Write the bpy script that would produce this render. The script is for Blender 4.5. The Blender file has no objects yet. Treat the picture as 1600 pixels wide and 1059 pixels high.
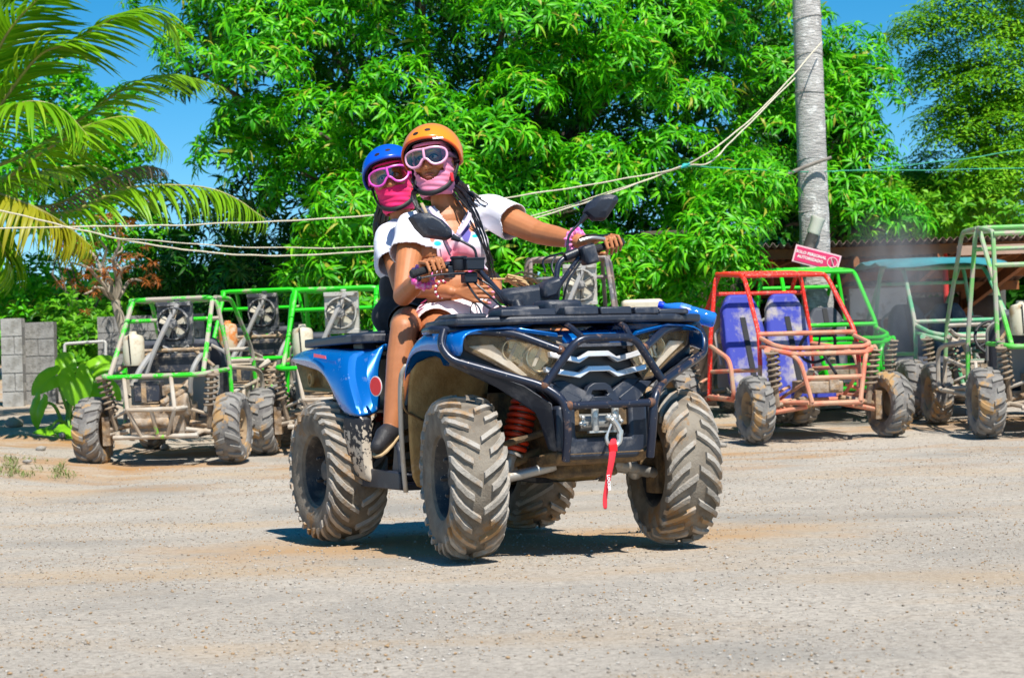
import bpy, bmesh, math, random
import numpy as np
from mathutils import Vector, Matrix, Euler, noise as mnoise

random.seed(7)
RNG = np.random.default_rng(7)
R_ = math.radians
scene = bpy.context.scene
COL = scene.collection

# ------------------------------------------------------------------ camera
F_PX, CAM_H, ROLL = 3261.5, 0.66525, R_(2.0)
PITCH = math.atan((610.46 - 529.5) / F_PX)
FW = np.array([0, math.cos(PITCH), math.sin(PITCH)])
UP0 = np.array([0, -math.sin(PITCH), math.cos(PITCH)])
RT0 = np.array([1.0, 0, 0])
RT = RT0 * math.cos(ROLL) - UP0 * math.sin(ROLL)
UP = UP0 * math.cos(ROLL) + RT0 * math.sin(ROLL)
CAM = np.array([0, 0, CAM_H])
cd = bpy.data.cameras.new('camera')
cd.sensor_width = 36.0
cd.lens = 36.0 * F_PX / 1600.0
cd.clip_end = 2000.0
cd.dof.use_dof = True
cd.dof.focus_distance = 9.1
cd.dof.aperture_fstop = 8.0
cam = bpy.data.objects.new('camera', cd)
COL.objects.link(cam)
m = Matrix.Identity(4)
for i in range(3):
    m[i][0] = RT[i]; m[i][1] = UP[i]; m[i][2] = -FW[i]; m[i][3] = CAM[i]
cam.matrix_world = m
scene.camera = cam

# ------------------------------------------------------------------ sky, sun, exposure
SUN_EL, SUN_AZ = R_(56), R_(22)      # azimuth: to the right of straight behind the camera
sun_dir = Vector((math.sin(SUN_AZ) * math.cos(SUN_EL), -math.cos(SUN_AZ) * math.cos(SUN_EL), math.sin(SUN_EL)))
world = bpy.data.worlds.new('World')
scene.world = world
world.use_nodes = True
wn = world.node_tree
wn.nodes.clear()
sky = wn.nodes.new('ShaderNodeTexSky')
sky.sky_type = 'NISHITA'
sky.sun_disc = False
sky.sun_elevation = SUN_EL
sky.sun_rotation = math.atan2(sun_dir.x, sun_dir.y)
sky.air_density = 0.75
sky.dust_density = 0.0
sky.ozone_density = 3.5
bg = wn.nodes.new('ShaderNodeBackground')
bg.inputs['Strength'].default_value = 0.10
wo = wn.nodes.new('ShaderNodeOutputWorld')
hs = wn.nodes.new('ShaderNodeHueSaturation')
hs.inputs['Hue'].default_value = 0.488
hs.inputs['Saturation'].default_value = 1.42
wn.links.new(sky.outputs[0], hs.inputs['Color'])
wn.links.new(hs.outputs[0], bg.inputs['Color'])
wn.links.new(bg.outputs[0], wo.inputs['Surface'])
sl = bpy.data.lights.new('sun', 'SUN')
sl.energy = 5.0
sl.angle = R_(0.5)
sl.color = (1.0, 0.955, 0.875)
so = bpy.data.objects.new('sun', sl)
COL.objects.link(so)
so.rotation_euler = sun_dir.to_track_quat('Z', 'Y').to_euler()
so.location = (3, -6, 14)
scene.view_settings.view_transform = 'Standard'
scene.view_settings.look = 'None'
scene.view_settings.exposure = 0.45
scene.view_settings.gamma = 1.0
scene.view_settings.use_curve_mapping = False
scene.cycles.max_bounces = 5
scene.cycles.diffuse_bounces = 3
scene.cycles.glossy_bounces = 3
scene.cycles.transparent_max_bounces = 8
scene.cycles.volume_bounces = 0

# ------------------------------------------------------------------ helpers
def W(px, py, Y):
    """world point seen at photo pixel (px, py) on the plane at distance Y"""
    d = FW + RT * (px - 800) / F_PX - UP * (py - 529.5) / F_PX
    t = Y / d[1]
    return Vector(CAM + d * t)

def gz(x, y):
    """height of the yard: flat in front, climbing gently towards the back"""
    t = max(0.0, min(y, 30.0) - 11.0)
    z = 0.0036 * t * t
    if x < -3.2 and y > 13:
        z += min(0.16, 0.11 * (-3.2 - x)) * min(1, (y - 13) / 4)
    return z

def WG(px, Y, dz=0.0):
    """ground point under photo column px at distance Y"""
    p = W(px, 620, Y)
    return Vector((p.x, p.y, gz(p.x, p.y) + dz))

def spline(pts, k=4, closed=False):
    P = [Vector(p) for p in pts]
    if len(P) < 3 and not closed:
        return P
    out = []
    n = len(P)
    rng = range(n if closed else n - 1)
    for i in rng:
        p0 = P[(i - 1) % n] if (closed or i > 0) else P[0] * 2 - P[1]
        p1 = P[i]; p2 = P[(i + 1) % n]
        p3 = P[(i + 2) % n] if (closed or i + 2 < n) else P[-1] * 2 - P[-2]
        for j in range(k):
            t = j / k
            out.append(0.5 * ((2 * p1) + (p2 - p0) * t + (2 * p0 - 5 * p1 + 4 * p2 - p3) * t * t + (3 * p1 - p0 - 3 * p2 + p3) * t ** 3))
    if not closed:
        out.append(P[-1])
    return out

def bend(pts, r=0.05, k=4):
    """polyline with its corners rounded like bent pipe"""
    P = [Vector(p) for p in pts]
    out = [P[0]]
    for a, b, c in zip(P, P[1:], P[2:]):
        ra = min(r, (a - b).length * 0.45, (c - b).length * 0.45)
        s = b + (a - b).normalized() * ra
        e = b + (c - b).normalized() * ra
        for j in range(k + 1):
            t = j / k
            out.append(s * (1 - t) ** 2 + b * 2 * t * (1 - t) + e * t * t)
    out.append(P[-1])
    return out

def frame_of(d):
    d = Vector(d).normalized()
    u = d.orthogonal().normalized()
    return u, d.cross(u)

class MB:
    def __init__(self):
        self.v = []; self.f = []
    def add(self, vs, fs):
        o = len(self.v)
        self.v += [Vector(p) for p in vs]
        self.f += [tuple(i + o for i in q) for q in fs]
        return self
    def merge(self, other, M=None):
        vs = other.v if M is None else [M @ p for p in other.v]
        return self.add(vs, other.f)
    def xf(self, M):
        self.v = [M @ p for p in self.v]
        return self
    def box(self, c, s, R=None, top=1.0, chamfer=0.0):
        c = Vector(c); sx, sy, sz = s[0] / 2, s[1] / 2, s[2] / 2
        P = []
        for z, k in ((-sz, 1.0), (sz, top)):
            for x, y in ((-sx, -sy), (sx, -sy), (sx, sy), (-sx, sy)):
                P.append(Vector((x * k, y * k, z)))
        if R is not None:
            P = [R @ p for p in P]
        return self.add([p + c for p in P], [(3, 2, 1, 0), (4, 5, 6, 7), (0, 1, 5, 4), (1, 2, 6, 5), (2, 3, 7, 6), (3, 0, 4, 7)])
    def tube(self, pts, r, n=8, caps=True, closed=False, flat=1.0):
        P = [Vector(p) for p in pts]
        N = len(P)
        if N < 2: return self
        rr = r if isinstance(r, (list, tuple)) else [r] * N
        vs = []; fs = []
        T = []
        for i in range(N):
            if closed: t = P[(i + 1) % N] - P[i - 1]
            else: t = P[min(i + 1, N - 1)] - P[max(i - 1, 0)]
            if t.length < 1e-9: t = Vector((0, 0, 1))
            T.append(t.normalized())
        u = T[0].orthogonal().normalized()
        if abs(T[0].z) < 0.95:
            u = T[0].cross(Vector((0, 0, 1))).normalized()
        for i in range(N):
            u = (u - T[i] * u.dot(T[i]))
            if u.length < 1e-6: u = T[i].orthogonal()
            u.normalize()
            w = T[i].cross(u)
            for j in range(n):
                a = 2 * math.pi * j / n
                vs.append(P[i] + (u * math.cos(a) + w * math.sin(a) * flat) * rr[i])
        M = N if closed else N - 1
        for i in range(M):
            a0 = i * n; b0 = ((i + 1) % N) * n
            for j in range(n):
                k = (j + 1) % n
                fs.append((a0 + j, a0 + k, b0 + k, b0 + j))
        if caps and not closed:
            fs.append(tuple(range(n - 1, -1, -1)))
            fs.append(tuple((N - 1) * n + j for j in range(n)))
        return self.add(vs, fs)
    def capsule(self, a, b, ra, rb, n=12, m=4):
        a = Vector(a); b = Vector(b)
        d = (b - a)
        L = d.length
        if L < 1e-6:
            return self.ellip(a, (ra, ra, ra), nu=n, nv=2 * m)
        d.normalize()
        pts = []; rs = []
        for i in range(m + 1):
            t = math.pi / 2 * i / m
            pts.append(a - d * ra * math.cos(t) * 0.999); rs.append(max(ra * math.sin(t), 1e-4))
        for i in range(m + 1):
            t = math.pi / 2 * (1 - i / m)
            pts.append(b + d * rb * math.cos(t) * 0.999); rs.append(max(rb * math.sin(t), 1e-4))
        return self.tube(pts, rs, n)
    def ellip(self, c, rad, R=None, nu=12, nv=8):
        c = Vector(c)
        vs = []; fs = []
        for i in range(nv + 1):
            t = math.pi * i / nv
            for j in range(nu):
                a = 2 * math.pi * j / nu
                p = Vector((rad[0] * math.sin(t) * math.cos(a), rad[1] * math.sin(t) * math.sin(a), rad[2] * math.cos(t)))
                vs.append((R @ p if R is not None else p) + c)
        for i in range(nv):
            for j in range(nu):
                k = (j + 1) % nu
                fs.append((i * nu + j, (i + 1) * nu + j, (i + 1) * nu + k, i * nu + k))
        return self.add(vs, fs)
    def lathe(self, prof, n=24, M=None, caps=True):
        """prof: (radius, height) along local z"""
        vs = []; fs = []
        for r, h in prof:
            for j in range(n):
                a = 2 * math.pi * j / n
                vs.append(Vector((r * math.cos(a), r * math.sin(a), h)))
        for i in range(len(prof) - 1):
            for j in range(n):
                k = (j + 1) % n
                fs.append((i * n + j, i * n + k, (i + 1) * n + k, (i + 1) * n + j))
        if caps:
            fs.append(tuple(range(n - 1, -1, -1)))
            fs.append(tuple((len(prof) - 1) * n + j for j in range(n)))
        if M is not None: vs = [M @ p for p in vs]
        return self.add(vs, fs)
    def prism(self, poly, axis, a, b):
        """extrude a polygon drawn in the other two axes from a to b along axis"""
        def mk(p, h):
            return Vector((h, p[0], p[1])) if axis == 0 else Vector((p[0], h, p[1])) if axis == 1 else Vector((p[0], p[1], h))
        n = len(poly)
        vs = [mk(p, a) for p in poly] + [mk(p, b) for p in poly]
        fs = [tuple(range(n - 1, -1, -1)), tuple(range(n, 2 * n))]
        for i in range(n):
            k = (i + 1) % n
            fs.append((i, k, n + k, n + i))
        return self.add(vs, fs)
    def slab(self, pts, off):
        """closed plate: 3D polygon pts pushed by vector off"""
        n = len(pts); off = Vector(off)
        vs = [Vector(p) for p in pts] + [Vector(p) + off for p in pts]
        fs = [tuple(range(n - 1, -1, -1)), tuple(range(n, 2 * n))]
        for i in range(n):
            k = (i + 1) % n
            fs.append((i, k, n + k, n + i))
        return self.add(vs, fs)
    def grid(self, rows, closed_u=False):
        vs = []; fs = []
        n = len(rows[0])
        for r in rows: vs += [Vector(p) for p in r]
        for i in range(len(rows) - 1):
            for j in range(n if closed_u else n - 1):
                k = (j + 1) % n
                fs.append((i * n + j, i * n + k, (i + 1) * n + k, (i + 1) * n + j))
        return self.add(vs, fs)
    def mirror_y(self):
        o = len(self.v); fs = list(self.f)
        self.v += [Vector((p.x, -p.y, p.z)) for p in self.v]
        self.f += [tuple(i + o for i in reversed(q)) for q in fs]
        return self
    def mesh(self, name, mat=None, smooth=True, angle=38, fix=True):
        me = bpy.data.meshes.new(name)
        me.from_pydata([tuple(p) for p in self.v], [], self.f)
        if fix:
            b = bmesh.new(); b.from_mesh(me)
            bmesh.ops.recalc_face_normals(b, faces=b.faces)
            b.to_mesh(me); b.free()
        if smooth:
            me.polygons.foreach_set('use_smooth', [True] * len(me.polygons))
            me.set_sharp_from_angle(angle=R_(angle))
        if mat: me.materials.append(mat)
        me.update()
        return me
    def build(self, name, mat, parent=None, smooth=True, angle=38, bevel=0.0, solid=0.0, fix=True, sub=0):
        o = bpy.data.objects.new(name, self.mesh(name, mat, smooth, angle, fix))
        COL.objects.link(o)
        if parent is not None: o.parent = parent
        if solid:
            s = o.modifiers.new('solid', 'SOLIDIFY'); s.thickness = solid; s.offset = 0
        if sub:
            s = o.modifiers.new('sub', 'SUBSURF'); s.levels = sub; s.render_levels = sub
        if bevel:
            bv = o.modifiers.new('bevel', 'BEVEL'); bv.width = bevel; bv.segments = 2; bv.limit_method = 'ANGLE'; bv.angle_limit = R_(35)
        return o

def tag(o, label=None, cat=None, group=None, kind=None):
    if label: o['label'] = label
    if cat: o['category'] = cat
    if group: o['group'] = group
    if kind: o['kind'] = kind
    return o

def empty(name, loc=(0, 0, 0), rz=0.0, label=None, cat=None, group=None, M=None):
    o = bpy.data.objects.new(name, None)
    o.empty_display_size = 0.1
    COL.objects.link(o)
    if M is not None: o.matrix_world = M
    else:
        o.location = loc; o.rotation_euler = (0, 0, rz)
    return tag(o, label, cat, group)

def child(name, mesh, parent, M=None):
    o = bpy.data.objects.new(name, mesh)
    COL.objects.link(o); o.parent = parent
    if M is not None: o.matrix_local = M
    return o

def np_mesh(name, V, Fq, mat, smooth=False):
    """fast mesh from numpy: V (n,3); Fq (m,k) all faces the same size"""
    me = bpy.data.meshes.new(name)
    k = Fq.shape[1]
    me.vertices.add(len(V)); me.vertices.foreach_set('co', V.astype(np.float32).ravel())
    me.loops.add(Fq.size); me.loops.foreach_set('vertex_index', Fq.astype(np.int32).ravel())
    me.polygons.add(len(Fq))
    me.polygons.foreach_set('loop_start', np.arange(0, Fq.size, k, dtype=np.int32))
    if smooth: me.polygons.foreach_set('use_smooth', np.ones(len(Fq), dtype=bool))
    me.materials.append(mat)
    me.update(calc_edges=True)
    return me

def stamp(templates, mats4, rng):
    """copies of template (V,F) pairs under each 4x4 matrix, joined: returns V, F"""
    Vs = []; Fs = []; o = 0
    ids = rng.integers(0, len(templates), len(mats4))
    for t, (tv, tf) in enumerate(templates):
        M = mats4[ids == t]
        if len(M) == 0: continue
        h = np.concatenate([tv, np.ones((len(tv), 1))], 1)
        v = np.einsum('nij,vj->nvi', M, h)[..., :3]
        f = tf[None] + (np.arange(len(M)) * len(tv))[:, None, None] + o
        Vs.append(v.reshape(-1, 3)); Fs.append(f.reshape(-1, tf.shape[1])); o += len(M) * len(tv)
    return np.concatenate(Vs), np.concatenate(Fs)

# ------------------------------------------------------------------ materials
def new_mat(name):
    mt = bpy.data.materials.new(name); mt.use_nodes = True
    nt = mt.node_tree
    return mt, nt, nt.nodes['Principled BSDF']

def N(nt, kind, **kw):
    n = nt.nodes.new(kind)
    for k, v in kw.items():
        if k in n.inputs: n.inputs[k].default_value = v
        else: setattr(n, k, v)
    return n

def rgba(c): return (c[0], c[1], c[2], 1.0)

def mixc(nt, fac, a, b):
    n = nt.nodes.new('ShaderNodeMix'); n.data_type = 'RGBA'
    for sock, val in ((n.inputs[0], fac), (n.inputs[6], a), (n.inputs[7], b)):
        if hasattr(val, 'is_output') or isinstance(val, bpy.types.NodeSocket): nt.links.new(val, sock)
        elif isinstance(val, (int, float)): sock.default_value = val
        else: sock.default_value = rgba(val)
    return n.outputs[2]

def noise_fac(nt, scale, lo, hi, detail=6.0, rough=0.6, coord='Object', dist=0.0, vec=None):
    if vec is None:
        tc = nt.nodes.new('ShaderNodeTexCoord'); vec = tc.outputs[coord]
    n = N(nt, 'ShaderNodeTexNoise', Scale=scale, Detail=detail, Roughness=rough, Distortion=dist)
    nt.links.new(vec, n.inputs['Vector'])
    r = N(nt, 'ShaderNodeMapRange')
    r.inputs['From Min'].default_value = lo; r.inputs['From Max'].default_value = hi
    nt.links.new(n.outputs['Fac'], r.inputs['Value'])
    return r.outputs['Result']

def bump(nt, bsdf, fac, strength=0.3, dist=0.01):
    b = N(nt, 'ShaderNodeBump', Strength=strength, Distance=dist)
    nt.links.new(fac, b.inputs['Height']); nt.links.new(b.outputs[0], bsdf.inputs['Normal'])

def surf(name, col, rough=0.5, metal=0.0, dirt=None, dirt_lo=0.5, dirt_hi=0.65, dirt_scale=9.0, col2=None, c2_scale=6.0, bmp=0.0, bmp_scale=60.0, coat=0.0, spec=0.5, fine=None):
    mt, nt, b = new_mat(name)
    b.inputs['Metallic'].default_value = metal
    b.inputs['Roughness'].default_value = rough
    b.inputs['Coat Weight'].default_value = coat
    b.inputs['Specular IOR Level'].default_value = spec
    c = col
    if col2 is not None:
        c = mixc(nt, noise_fac(nt, c2_scale, 0.38, 0.62), col, col2)
    if fine is not None:
        c = mixc(nt, noise_fac(nt, 85.0, fine[1], fine[1] + 0.05, detail=3), c, fine[0])
    if dirt is not None:
        f = noise_fac(nt, dirt_scale, dirt_lo, dirt_hi, detail=9, rough=0.68)
        c = mixc(nt, f, c, dirt)
        rr = N(nt, 'ShaderNodeMapRange')
        rr.inputs['To Min'].default_value = rough; rr.inputs['To Max'].default_value = 0.9
        nt.links.new(f, rr.inputs['Value']); nt.links.new(rr.outputs[0], b.inputs['Roughness'])
        if metal:
            mm = N(nt, 'ShaderNodeMapRange')
            mm.inputs['To Min'].default_value = metal; mm.inputs['To Max'].default_value = 0.0
            nt.links.new(f, mm.inputs['Value']); nt.links.new(mm.outputs[0], b.inputs['Metallic'])
        if coat:
            mm = N(nt, 'ShaderNodeMapRange')
            mm.inputs['To Min'].default_value = coat; mm.inputs['To Max'].default_value = 0.0
            nt.links.new(f, mm.inputs['Value']); nt.links.new(mm.outputs[0], b.inputs['Coat Weight'])
    if isinstance(c, bpy.types.NodeSocket): nt.links.new(c, b.inputs['Base Color'])
    else: b.inputs['Base Color'].default_value = rgba(c)
    if bmp:
        bump(nt, b, noise_fac(nt, bmp_scale, 0.3, 0.7, detail=5), bmp, 0.01)
    return mt

def leaf_mat(name, c1, c2, c3, trans=0.35, rough=0.42, old=None):
    """leaf: diffuse plus light let through, each leaf its own tint"""
    mt, nt, b = new_mat(name)
    g = nt.nodes.new('ShaderNodeNewGeometry')
    r = nt.nodes.new('ShaderNodeValToRGB')
    r.color_ramp.elements[0].color = rgba(c1); r.color_ramp.elements[1].color = rgba(c3)
    e = r.color_ramp.elements.new(0.5); e.color = rgba(c2)
    if old:
        e.position = .45; r.color_ramp.elements[2].position = .90
        e = r.color_ramp.elements.new(0.955); e.color = rgba(c3)
        e = r.color_ramp.elements.new(0.965); e.color = rgba(old)
    nt.links.new(g.outputs['Random Per Island'], r.inputs['Fac'])
    nt.links.new(r.outputs[0], b.inputs['Base Color'])
    b.inputs['Roughness'].default_value = rough
    b.inputs['Specular IOR Level'].default_value = 0.35
    t = nt.nodes.new('ShaderNodeBsdfTranslucent')
    nt.links.new(r.outputs[0], t.inputs['Color'])
    mx = nt.nodes.new('ShaderNodeMixShader'); mx.inputs[0].default_value = trans
    nt.links.new(b.outputs[0], mx.inputs[1]); nt.links.new(t.outputs[0], mx.inputs[2])
    nt.links.new(mx.outputs[0], nt.nodes['Material Output'].inputs['Surface'])
    return mt
# ------------------------------------------------------------------ ground
def ground_material():
    mt, nt, b = new_mat('gravel_dirt')
    tc = nt.nodes.new('ShaderNodeTexCoord'); vec = tc.outputs['Object']
    base = mixc(nt, noise_fac(nt, 0.9, 0.35, 0.65, vec=vec), (0.435, 0.383, 0.322), (0.555, 0.49, 0.41))
    base = mixc(nt, noise_fac(nt, 38, 0.42, 0.64, detail=10, rough=.7, vec=vec), base, (0.29, 0.252, 0.21))
    base = mixc(nt, noise_fac(nt, 110, 0.56, 0.66, detail=4, vec=vec), base, (0.62, 0.56, 0.48))
    base = mixc(nt, noise_fac(nt, 210, 0.62, 0.70, detail=3, vec=vec), base, (0.30, 0.25, 0.20))
    # orange clay showing through in flat smears, stretched across the yard
    mp = N(nt, 'ShaderNodeMapping'); mp.inputs['Scale'].default_value = (0.55, 1.1, 1)
    nt.links.new(vec, mp.inputs['Vector'])
    f1 = noise_fac(nt, 0.75, 0.50, 0.80, detail=9, rough=0.62, vec=mp.outputs[0])
    base = mixc(nt, f1, base, (0.50, 0.345, 0.195))
    base = mixc(nt, noise_fac(nt, 0.55, 0.52, 0.70, detail=5, vec=vec), base, (0.31, 0.285, 0.25))
    # more clay where the buggies have been driven, further back on the right
    sx = nt.nodes.new('ShaderNodeSeparateXYZ'); nt.links.new(vec, sx.inputs[0])
    my = N(nt, 'ShaderNodeMapRange'); my.inputs['From Min'].default_value = 13.5; my.inputs['From Max'].default_value = 16.5
    nt.links.new(sx.outputs['Y'], my.inputs['Value'])
    f2 = noise_fac(nt, 1.3, 0.47, 0.66, detail=8, vec=mp.outputs[0])
    ml = N(nt, 'ShaderNodeMath', operation='MULTIPLY'); nt.links.new(my.outputs[0], ml.inputs[0]); nt.links.new(f2, ml.inputs[1])
    base = mixc(nt, ml.outputs[0], base, (0.42, 0.23, 0.09))
    # orange clay round the quad; its shadow's brown warmth is painted into this colour
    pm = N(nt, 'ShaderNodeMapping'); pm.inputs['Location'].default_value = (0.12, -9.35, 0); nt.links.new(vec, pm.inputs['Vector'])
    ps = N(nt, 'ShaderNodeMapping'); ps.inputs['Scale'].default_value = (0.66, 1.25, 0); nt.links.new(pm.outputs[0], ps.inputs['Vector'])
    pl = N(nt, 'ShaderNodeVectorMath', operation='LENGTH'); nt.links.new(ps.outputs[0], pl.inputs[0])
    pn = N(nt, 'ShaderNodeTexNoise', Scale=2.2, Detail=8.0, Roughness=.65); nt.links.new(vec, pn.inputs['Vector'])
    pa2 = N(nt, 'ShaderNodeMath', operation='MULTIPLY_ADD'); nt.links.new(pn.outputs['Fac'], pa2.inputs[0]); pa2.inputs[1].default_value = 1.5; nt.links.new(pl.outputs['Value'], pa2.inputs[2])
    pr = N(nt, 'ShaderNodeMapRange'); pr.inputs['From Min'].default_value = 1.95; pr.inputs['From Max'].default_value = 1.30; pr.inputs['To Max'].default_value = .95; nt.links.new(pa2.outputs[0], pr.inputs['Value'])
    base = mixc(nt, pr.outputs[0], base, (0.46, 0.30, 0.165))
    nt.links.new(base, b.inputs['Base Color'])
    b.inputs['Roughness'].default_value = 0.95
    b.inputs['Specular IOR Level'].default_value = 0.15
    n1 = noise_fac(nt, 75, 0.3, 0.7, detail=10, rough=.72, vec=vec)
    bump(nt, b, n1, 0.55, 0.011)
    return mt

MG = ground_material()
xs = np.concatenate([-np.geomspace(200, 8, 14), np.linspace(-7.5, 7.5, 151), np.geomspace(8, 200, 14)])
ys = np.concatenate([np.linspace(-30, 2, 9), np.linspace(2.4, 26, 237), np.geomspace(27, 400, 16)])
V = np.zeros((len(ys), len(xs), 3))
for j, y in enumerate(ys):
    for i, x in enumerate(xs):
        z = gz(x, y)
        if abs(x) < 8 and 2 < y < 26:
            z += 0.012 * mnoise.noise(Vector((x * 1.1, y * 1.1, 0))) + 0.006 * mnoise.noise(Vector((x * 4.5, y * 4.5, 3))) 
        V[j, i] = (x, y, z - 0.006)
nx = len(xs)
idx = np.arange(len(ys) * nx).reshape(len(ys), nx)
Fq = np.stack([idx[:-1, :-1], idx[:-1, 1:], idx[1:, 1:], idx[1:, :-1]], -1).reshape(-1, 4)
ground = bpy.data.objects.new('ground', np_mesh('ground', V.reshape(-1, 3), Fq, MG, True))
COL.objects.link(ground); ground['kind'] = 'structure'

# gravel: real little stones lying on the yard
def stone_templates(n, rng):
    out = []
    for _ in range(n):
        b = bmesh.new(); bmesh.ops.create_icosphere(b, subdivisions=1, radius=1.0)
        v = np.array([p.co[:] for p in b.verts]); f = np.array([[q.index for q in t.verts] for t in b.faces])
        b.free()
        v *= rng.uniform(0.65, 1.15, (len(v), 1)); v *= np.array([1.0, rng.uniform(.6, .9), rng.uniform(.4, .65)])
        out.append((v, f))
    return out

def place(pos, size, rng, tilt=0.3):
    n = len(pos)
    a = rng.uniform(0, 2 * np.pi, n); c, s = np.cos(a), np.sin(a)
    M = np.zeros((n, 4, 4)); M[:, 3, 3] = 1
    M[:, 0, 0] = c * size; M[:, 0, 1] = -s * size; M[:, 1, 0] = s * size; M[:, 1, 1] = c * size; M[:, 2, 2] = size
    M[:, 2, 0] = rng.uniform(-tilt, tilt, n) * size
    M[:, :3, 3] = pos
    return M

def island_mat(name, cols, rough=0.9):
    mt, nt, b = new_mat(name)
    g = nt.nodes.new('ShaderNodeNewGeometry'); r = nt.nodes.new('ShaderNodeValToRGB')
    r.color_ramp.interpolation = 'CONSTANT'
    while len(r.color_ramp.elements) < len(cols): r.color_ramp.elements.new(0.5)
    acc = 0
    for e, (w, c) in zip(r.color_ramp.elements, cols):
        e.position = acc; e.color = rgba(c); acc += w
    nt.links.new(g.outputs['Random Per Island'], r.inputs['Fac']); nt.links.new(r.outputs[0], b.inputs['Base Color'])
    b.inputs['Roughness'].default_value = rough; b.inputs['Specular IOR Level'].default_value = 0.2
    return mt

M_STONE = island_mat('gravel_stone', [(.28, (.42, .385, .34)), (.16, (.33, .29, .25)), (.14, (.52, .485, .44)), (.16, (.34, .245, .155)), (.10, (.27, .23, .185)), (.16, (.40, .26, .14))])
ns = 40000
Y = 4.0 + 14.0 * RNG.random(ns) ** 1.5
X = RNG.uniform(-0.30, 0.30, ns) * Y
keep = np.array([mnoise.noise(Vector((x * 1.3, y * 0.9, 5.0))) > RNG.uniform(-0.6, 0.25) for x, y in zip(X, Y)])
X, Y = X[keep], Y[keep]
Z = np.array([gz(x, y) + 0.012 * mnoise.noise(Vector((x * 1.1, y * 1.1, 0))) + 0.006 * mnoise.noise(Vector((x * 4.5, y * 4.5, 3))) for x, y in zip(X, Y)])
S = 0.0014 + 0.0052 * RNG.random(len(X)) ** 4.5 + 0.00018 * Y
V, Fq = stamp(stone_templates(8, RNG), place(np.stack([X, Y, Z - 0.005 + S * 0.25], 1), S, RNG), RNG)
gr = bpy.data.objects.new('gravel', np_mesh('gravel', V, Fq, M_STONE)); COL.objects.link(gr)
tag(gr, 'loose grey and brown gravel scattered over the dirt yard', 'gravel', kind='stuff')

# a few stones big enough to tell apart
st = stone_templates(5, RNG)
rocks = [(548, 849, 8.55), (1080, 800, 9.5), (40, 700, 17.0), (95, 672, 19.5), (62, 690, 18.2), (205, 700, 19.8), (255, 705, 19.2), (330, 708, 19.0), (150, 690, 20.0), (1125, 660, 17.3), (20, 665, 20.5)]
rock_says = ['small white pebble beside the rear quad tyre', 'small brown clod on the ground by the front quad tyre', 'pale stone on the dirt bank at the far left edge',
             'grey stone at the foot of the big leafed plant', 'flat stone on the dirt bank below the concrete wall', 'stone lying under the green buggy near its left tyre',
             'stone on the ground under the middle of the green buggy', 'stone on the ground by the green buggy right tyre', 'stone beside the left tyre of the green buggy', 'clay stone beside the red buggy rear arm', 'rough grey rock at the base of the leftmost wall panel']
M_ROCK = surf('rock', (.42, .39, .35), 0.9, col2=(.30, .27, .23), c2_scale=20, bmp=.4, bmp_scale=50)
for k, ((px, py, yy), say) in enumerate(zip(rocks, rock_says)):
    tv, tf = st[k % 5]
    o = bpy.data.objects.new('stone', np_mesh('stone', tv, tf, M_ROCK)); COL.objects.link(o)
    p = WG(px, yy); s = (0.012, .02, .05, .07, .06, .05, .06, .05, .05, .05, .12)[k]
    o.location = (p.x, p.y, p.z + s * .3); o.scale = (s, s, s); o.rotation_euler = (0, 0, k * 1.7)
    tag(o, say, 'stone')

# ------------------------------------------------------------------ leaves
def leaf_strip(L, w, droop, segs=3, fold=0.25, wf=None):
    """one leaf along +x, drooping in -z; two quads across, folded on the midrib"""
    v = []; f = []
    for i in range(segs + 1):
        t = i / segs
        ang = -droop * t
        x = L * (math.sin(droop * t) / droop if droop > 1e-3 else t); z = -L * ((1 - math.cos(droop * t)) / droop if droop > 1e-3 else 0)
        ww = w * (wf(t) if wf else (math.sin(math.pi * min(1, 0.06 + 0.94 * t) ** 0.8) ** 0.7 if 0 < t < 1 else 0.08))
        v += [(x, -ww / 2, z + fold * ww / 2), (x, 0, z), (x, ww / 2, z + fold * ww / 2)]
        if i:
            o = (i - 1) * 3
            f += [(o, o + 1, o + 4, o + 3), (o + 1, o + 2, o + 5, o + 4)]
    return np.array(v), np.array(f)

def rot_np(axis, a):
    return np.array(Matrix.Rotation(a, 3, axis))

def sprig(rng, n=13, L=0.175, w=0.029, up=0.35, droop=1.5):
    """whorl of drooping lance leaves round a shoot tip (z up)"""
    Vs = []; Fs = []; o = 0
    for k in range(n):
        l = L * rng.uniform(0.7, 1.15)
        v, f = leaf_strip(l, w * rng.uniform(.8, 1.2), droop * rng.uniform(.6, 1.25), 3, rng.uniform(.1, .5))
        v[:, 0] += 0.012
        v = v @ rot_np('X', rng.uniform(-.5, .5)).T
        v = v @ rot_np('Y', -rng.uniform(up - .45, up + .45)).T
        v = v @ rot_np('Z', 2 * math.pi * k / n * 2.4 + rng.uniform(-.3, .3)).T
        v[:, 2] += rng.uniform(-.05, .03)
        Vs.append(v); Fs.append(f + o); o += len(v)
    return np.concatenate(Vs), np.concatenate(Fs)

def orient(pos, nrm, size, rng, lean=0.6):
    """matrices with local z leaning from up towards nrm"""
    n = len(pos)
    z = np.array([0, 0, 1.0])[None] * (1 - lean) + nrm * lean + rng.normal(0, .14, (n, 3))
    z /= np.linalg.norm(z, axis=1, keepdims=True)
    a = rng.normal(size=(n, 3)); x = a - (a * z).sum(1, keepdims=True) * z
    x /= np.linalg.norm(x, axis=1, keepdims=True); y = np.cross(z, x)
    M = np.zeros((n, 4, 4)); M[:, 3, 3] = 1
    s = (size if isinstance(size, np.ndarray) else np.full(n, size))[:, None]
    M[:, :3, 0] = x * s; M[:, :3, 1] = y * s; M[:, :3, 2] = z * s; M[:, :3, 3] = pos
    return M

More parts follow.
